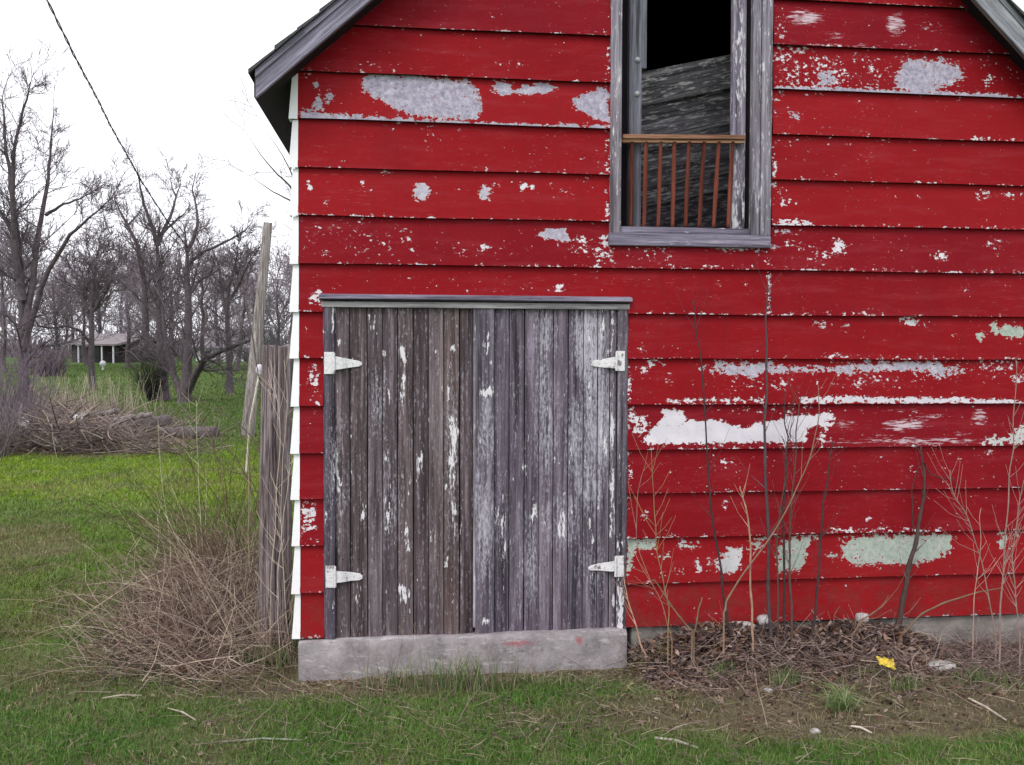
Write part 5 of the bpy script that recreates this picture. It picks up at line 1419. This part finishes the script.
rock('stone', 'flat grey stone just right of the tallest sapling under the boards', Y(796,637,-.10), .06, .04, .02, 7)
rock('stone', 'pale flat stone among the leaves right of the vine', G(940,668)+(0,0,.012), .085, .05, .022, 9)
rock('stone', 'small pale stone under the siding just left of the vine', Y(862,618,-.05), .035, .03, .03, 11)
rock('stone', 'small pale pebble on the soil by the long grass tuft', G(768,692)+(0,0,.008), .02, .015, .012, 13)
rock('stone', 'pale pebble in the grass at the lower right', G(815,733)+(0,0,.008), .024, .016, .011, 15)
# yellow scrap
yp = G(885, 672)+(0, -.01, .055); mb = MB(); rng = np.random.RandomState(4); n = 7
X, Z = np.meshgrid(np.linspace(-.045, .045, n), np.linspace(-.020, .020, 5)); idx = np.arange(n*5).reshape(5, n)
mb.add(np.stack([X+yp[0], yp[1]+rng.normal(0, .006, X.shape)+Z*.8, yp[2]+Z+rng.normal(0, .004, X.shape)-X*.25], -1).reshape(-1, 3), np.stack([idx[:-1,:-1], idx[:-1,1:], idx[1:,1:], idx[1:,:-1]], -1).reshape(-1, 4))
o = mb.build('wrapper', plain('yellow_plastic', (.60,.42,.03), (.75,.60,.10), 60, .4)); sm = o.modifiers.new('s', 'SOLIDIFY'); sm.thickness = .002
tag(o, 'crumpled yellow wrapper lying on the dead leaves near the vine', 'wrapper')
# loose sticks on the grass
for i, (a, b, r, c, lab) in enumerate([((222,746),(302,744),.005,(.34,.36,.30),'long pale straight stick on the grass, lower left'),
        ((655,742),(698,752),.008,(.36,.33,.28),'grey stick in the grass below the bare soil, centre right'),
        ((969,702),(1006,724),.006,(.50,.42,.36),'pale stick slanting down at the lower right'),
        ((851,730),(872,737),.006,(.55,.48,.42),'short pale stick below the long grass tuft'),
        ((102,702),(142,699),.006,(.45,.38,.30),'pale stick at the lower edge of the dead weeds'),
        ((168,712),(196,724),.005,(.40,.34,.28),'thin stick lying below the weeds, pointing down right')]):
    A, B = G(*a)+(0,0,.018), G(*b)+(0,0,.018); mb = MB(); mid_ = (A+B)/2+(0, .01, .006)
    mb.tube([A, mid_, B], [r*.8, r, r*.6], 6, c); tag(mb.build('stick', M['tint']), lab, 'stick')

# ------------------------------------------------------------ grass
def blades(P, h, wd, lean, cols, rng):
    n = len(P); a = rng.rand(n)*6.28; b = rng.rand(n)*6.28
    sx = np.stack([np.cos(a), np.sin(a), np.zeros(n)], -1)*wd[:, None]/2
    ld = np.stack([np.cos(b), np.sin(b), np.zeros(n)], -1)*(lean*h)[:, None]
    upv = np.array([0, 0, 1.0])
    m1 = P+ld*.30+upv*(h*.55)[:, None]; t = P+ld+upv*(h*(1-.35*lean))[:, None]
    V = np.stack([P-sx, P+sx, m1+sx*.75, m1-sx*.75, t], 1).reshape(-1, 3)
    i = (np.arange(n)*5)[:, None]
    return V, np.concatenate([i+0, i+1, i+2, i+3], 1), np.concatenate([i+3, i+2, i+4], 1), np.repeat(cols, 5, axis=0)
def grass():
    rng = np.random.RandomState(8); mb = MB()
    def batch(n, ulo, uhi, dlo, dhi, hlo, hhi, wlo, whi, power=1.0):
        d = dlo+(dhi-dlo)*rng.rand(n)**power; u = ulo+(uhi-ulo)*rng.rand(n)
        P = CAM[None]+(fw[None]+((u-512)/F)[:, None]*rt[None])*d[:, None]
        x, y = P[:, 0], P[:, 1]
        c, bare = groundcol(x, y)
        dn = fbm(x*4, y*4, 3, 99)
        k = (rng.rand(n) > bare*.93) & ~((x > XL-.03) & (x < XR+.1) & (y > -.10))
        x, y, c, dn, bare = x[k], y[k], c[k], dn[k], bare[k]; m_ = len(x)
        Pn = np.stack([x, y, gz(x, y)-.004], -1)
        lush = .45+.9*dn
        h = (hlo+(hhi-hlo)*rng.rand(m_))*lush*(1-.4*bare); w = wlo+(whi-wlo)*rng.rand(m_)
        dead = (rng.rand(m_) < .07+.5*bare)
        cc = c*(.75+.75*rng.rand(m_))[:, None]*np.array([1.08, 1.08, 1.0])
        cc = cc+np.array([.03, .02, -.005])*rng.rand(m_)[:, None]
        cc[dead] = np.array([.33, .26, .16])*(.5+.7*rng.rand(dead.sum()))[:, None]
        V, f4, f3, t = blades(Pn, h, w, .2+.8*rng.rand(m_), np.clip(cc, .01, 1), rng)
        mb.add(V, f4, f3, tint=t)
    batch(150000, -40, 1064, 3.3, 5.6, .025, .075, .0018, .004)
    batch(110000, -40, 300, 5.2, 9.5, .03, .08, .003, .006)
    batch(60000, -60, 300, 9, 17, .03, .09, .006, .012)
    batch(45000, -80, 310, 16, 34, .04, .11, .012, .03)
    batch(40000, -80, 310, 32, 75, .05, .14, .03, .07)
    batch(70000, -900, -40, 2.6, 8, .03, .08, .003, .007)
    batch(45000, -900, -60, 8, 26, .04, .10, .010, .022)
    batch(45000, 1064, 1900, 2.6, 6, .03, .08, .003, .007)
    batch(40000, -500, 1500, 1.9, 3.4, .025, .07, .003, .006)
    batch(22000, 290, 460, 16, 60, .05, .12, .03, .06)
    o = mb.build('grass', M['grass']); tag(o, 'short green lawn grass mixed with dead blades', 'grass', kind='stuff')
grass()
def tuft(label, u, v, n, h, spread, colr, seed, y=None, lean=.5):
    rng = np.random.RandomState(seed); b = G(u, v)
    o = thing('grass_tuft', b, label, 'grass tuft')
    P = b+np.stack([rng.normal(0, spread, n), rng.normal(0, spread*.35, n), np.zeros(n)], -1); P[:, 1] = np.minimum(P[:, 1], -.10) if b[1] < 0 else P[:, 1]
    P[:, 2] = gz(P[:, 0], P[:, 1])
    c = np.array(colr)[rng.randint(0, len(colr), n)]*(.7+.6*rng.rand(n))[:, None]
    V, f4, f3, t = blades(P, h*(.4+.7*rng.rand(n)), .003+.003*rng.rand(n), lean*(.2+rng.rand(n)), c, rng)
    mb = MB(); mb.add(V, f4, f3, tint=t); mb.build('blades', M['grass'], o)
GG = [(.10,.16,.05),(.14,.20,.07),(.30,.26,.16),(.08,.12,.04)]
tuft('grass tuft with pale stalks growing against the middle of the concrete threshold', 462, 692, 260, .24, .13, GG, 1)
tuft('low grass tuft left on the concrete threshold front', 405, 690, 110, .17, .09, GG, 2)
tuft('low grass tuft near the right end of the concrete threshold', 545, 686, 160, .10, .13, GG, 3)
tuft('splayed long-bladed light green tuft on the soil at the right', 842, 712, 170, .17, .035, [(.17,.24,.09),(.24,.31,.14),(.12,.19,.06)], 4, lean=1.3)
tuft('yellow-green mossy tuft at the foot of the right door casing', 655, 668, 420, .14, .05, [(.20,.20,.04),(.16,.17,.04),(.27,.25,.06)], 5)
for i_, (u_, v_, n_, h_) in enumerate([(720,676,90,.10),(785,684,120,.11),(905,690,90,.09),(975,684,110,.12),(590,690,90,.08),(872,676,60,.09)]):
    tuft(['small grass tuft in the leaves below the nearest sapling','grass tuft at the leaf edge below the sapling cluster','grass tuft below the yellow wrapper','grass tuft at the leaf edge near the right border','low grass tuft right of the threshold corner','thin grass tuft in the leaves beside the yellow wrapper'][i_], u_, v_, n_, h_, .05, GG, 20+i_)
tuft('grass tuft at the foot of the thick post', 262, 664, 300, .13, .12, GG, 6)
def stalks_front(rng):
    u = rng.uniform(345, 520); P = G(u, rng.uniform(684, 700)); L = rng.uniform(.15, .42); d = np.array([rng.gauss(0, .22), rng.gauss(0, .1), 1]); pts = [P]
    for q in range(4): d = d+np.array([rng.gauss(0, .06), 0, -.02]); pts.append(pts[-1]+unit(d)*L/4)
    return pts, .0014
o = stems(46, stalks_front, 0, [(.36,.30,.22),(.26,.22,.16),(.20,.17,.10)], 61).build('thin_stalks', M['tint'])
tag(o, 'thin pale seed stalks standing before the threshold and left door', 'stalks', kind='stuff')

try:
    scene.cycles.use_denoising = True
except Exception:
    pass
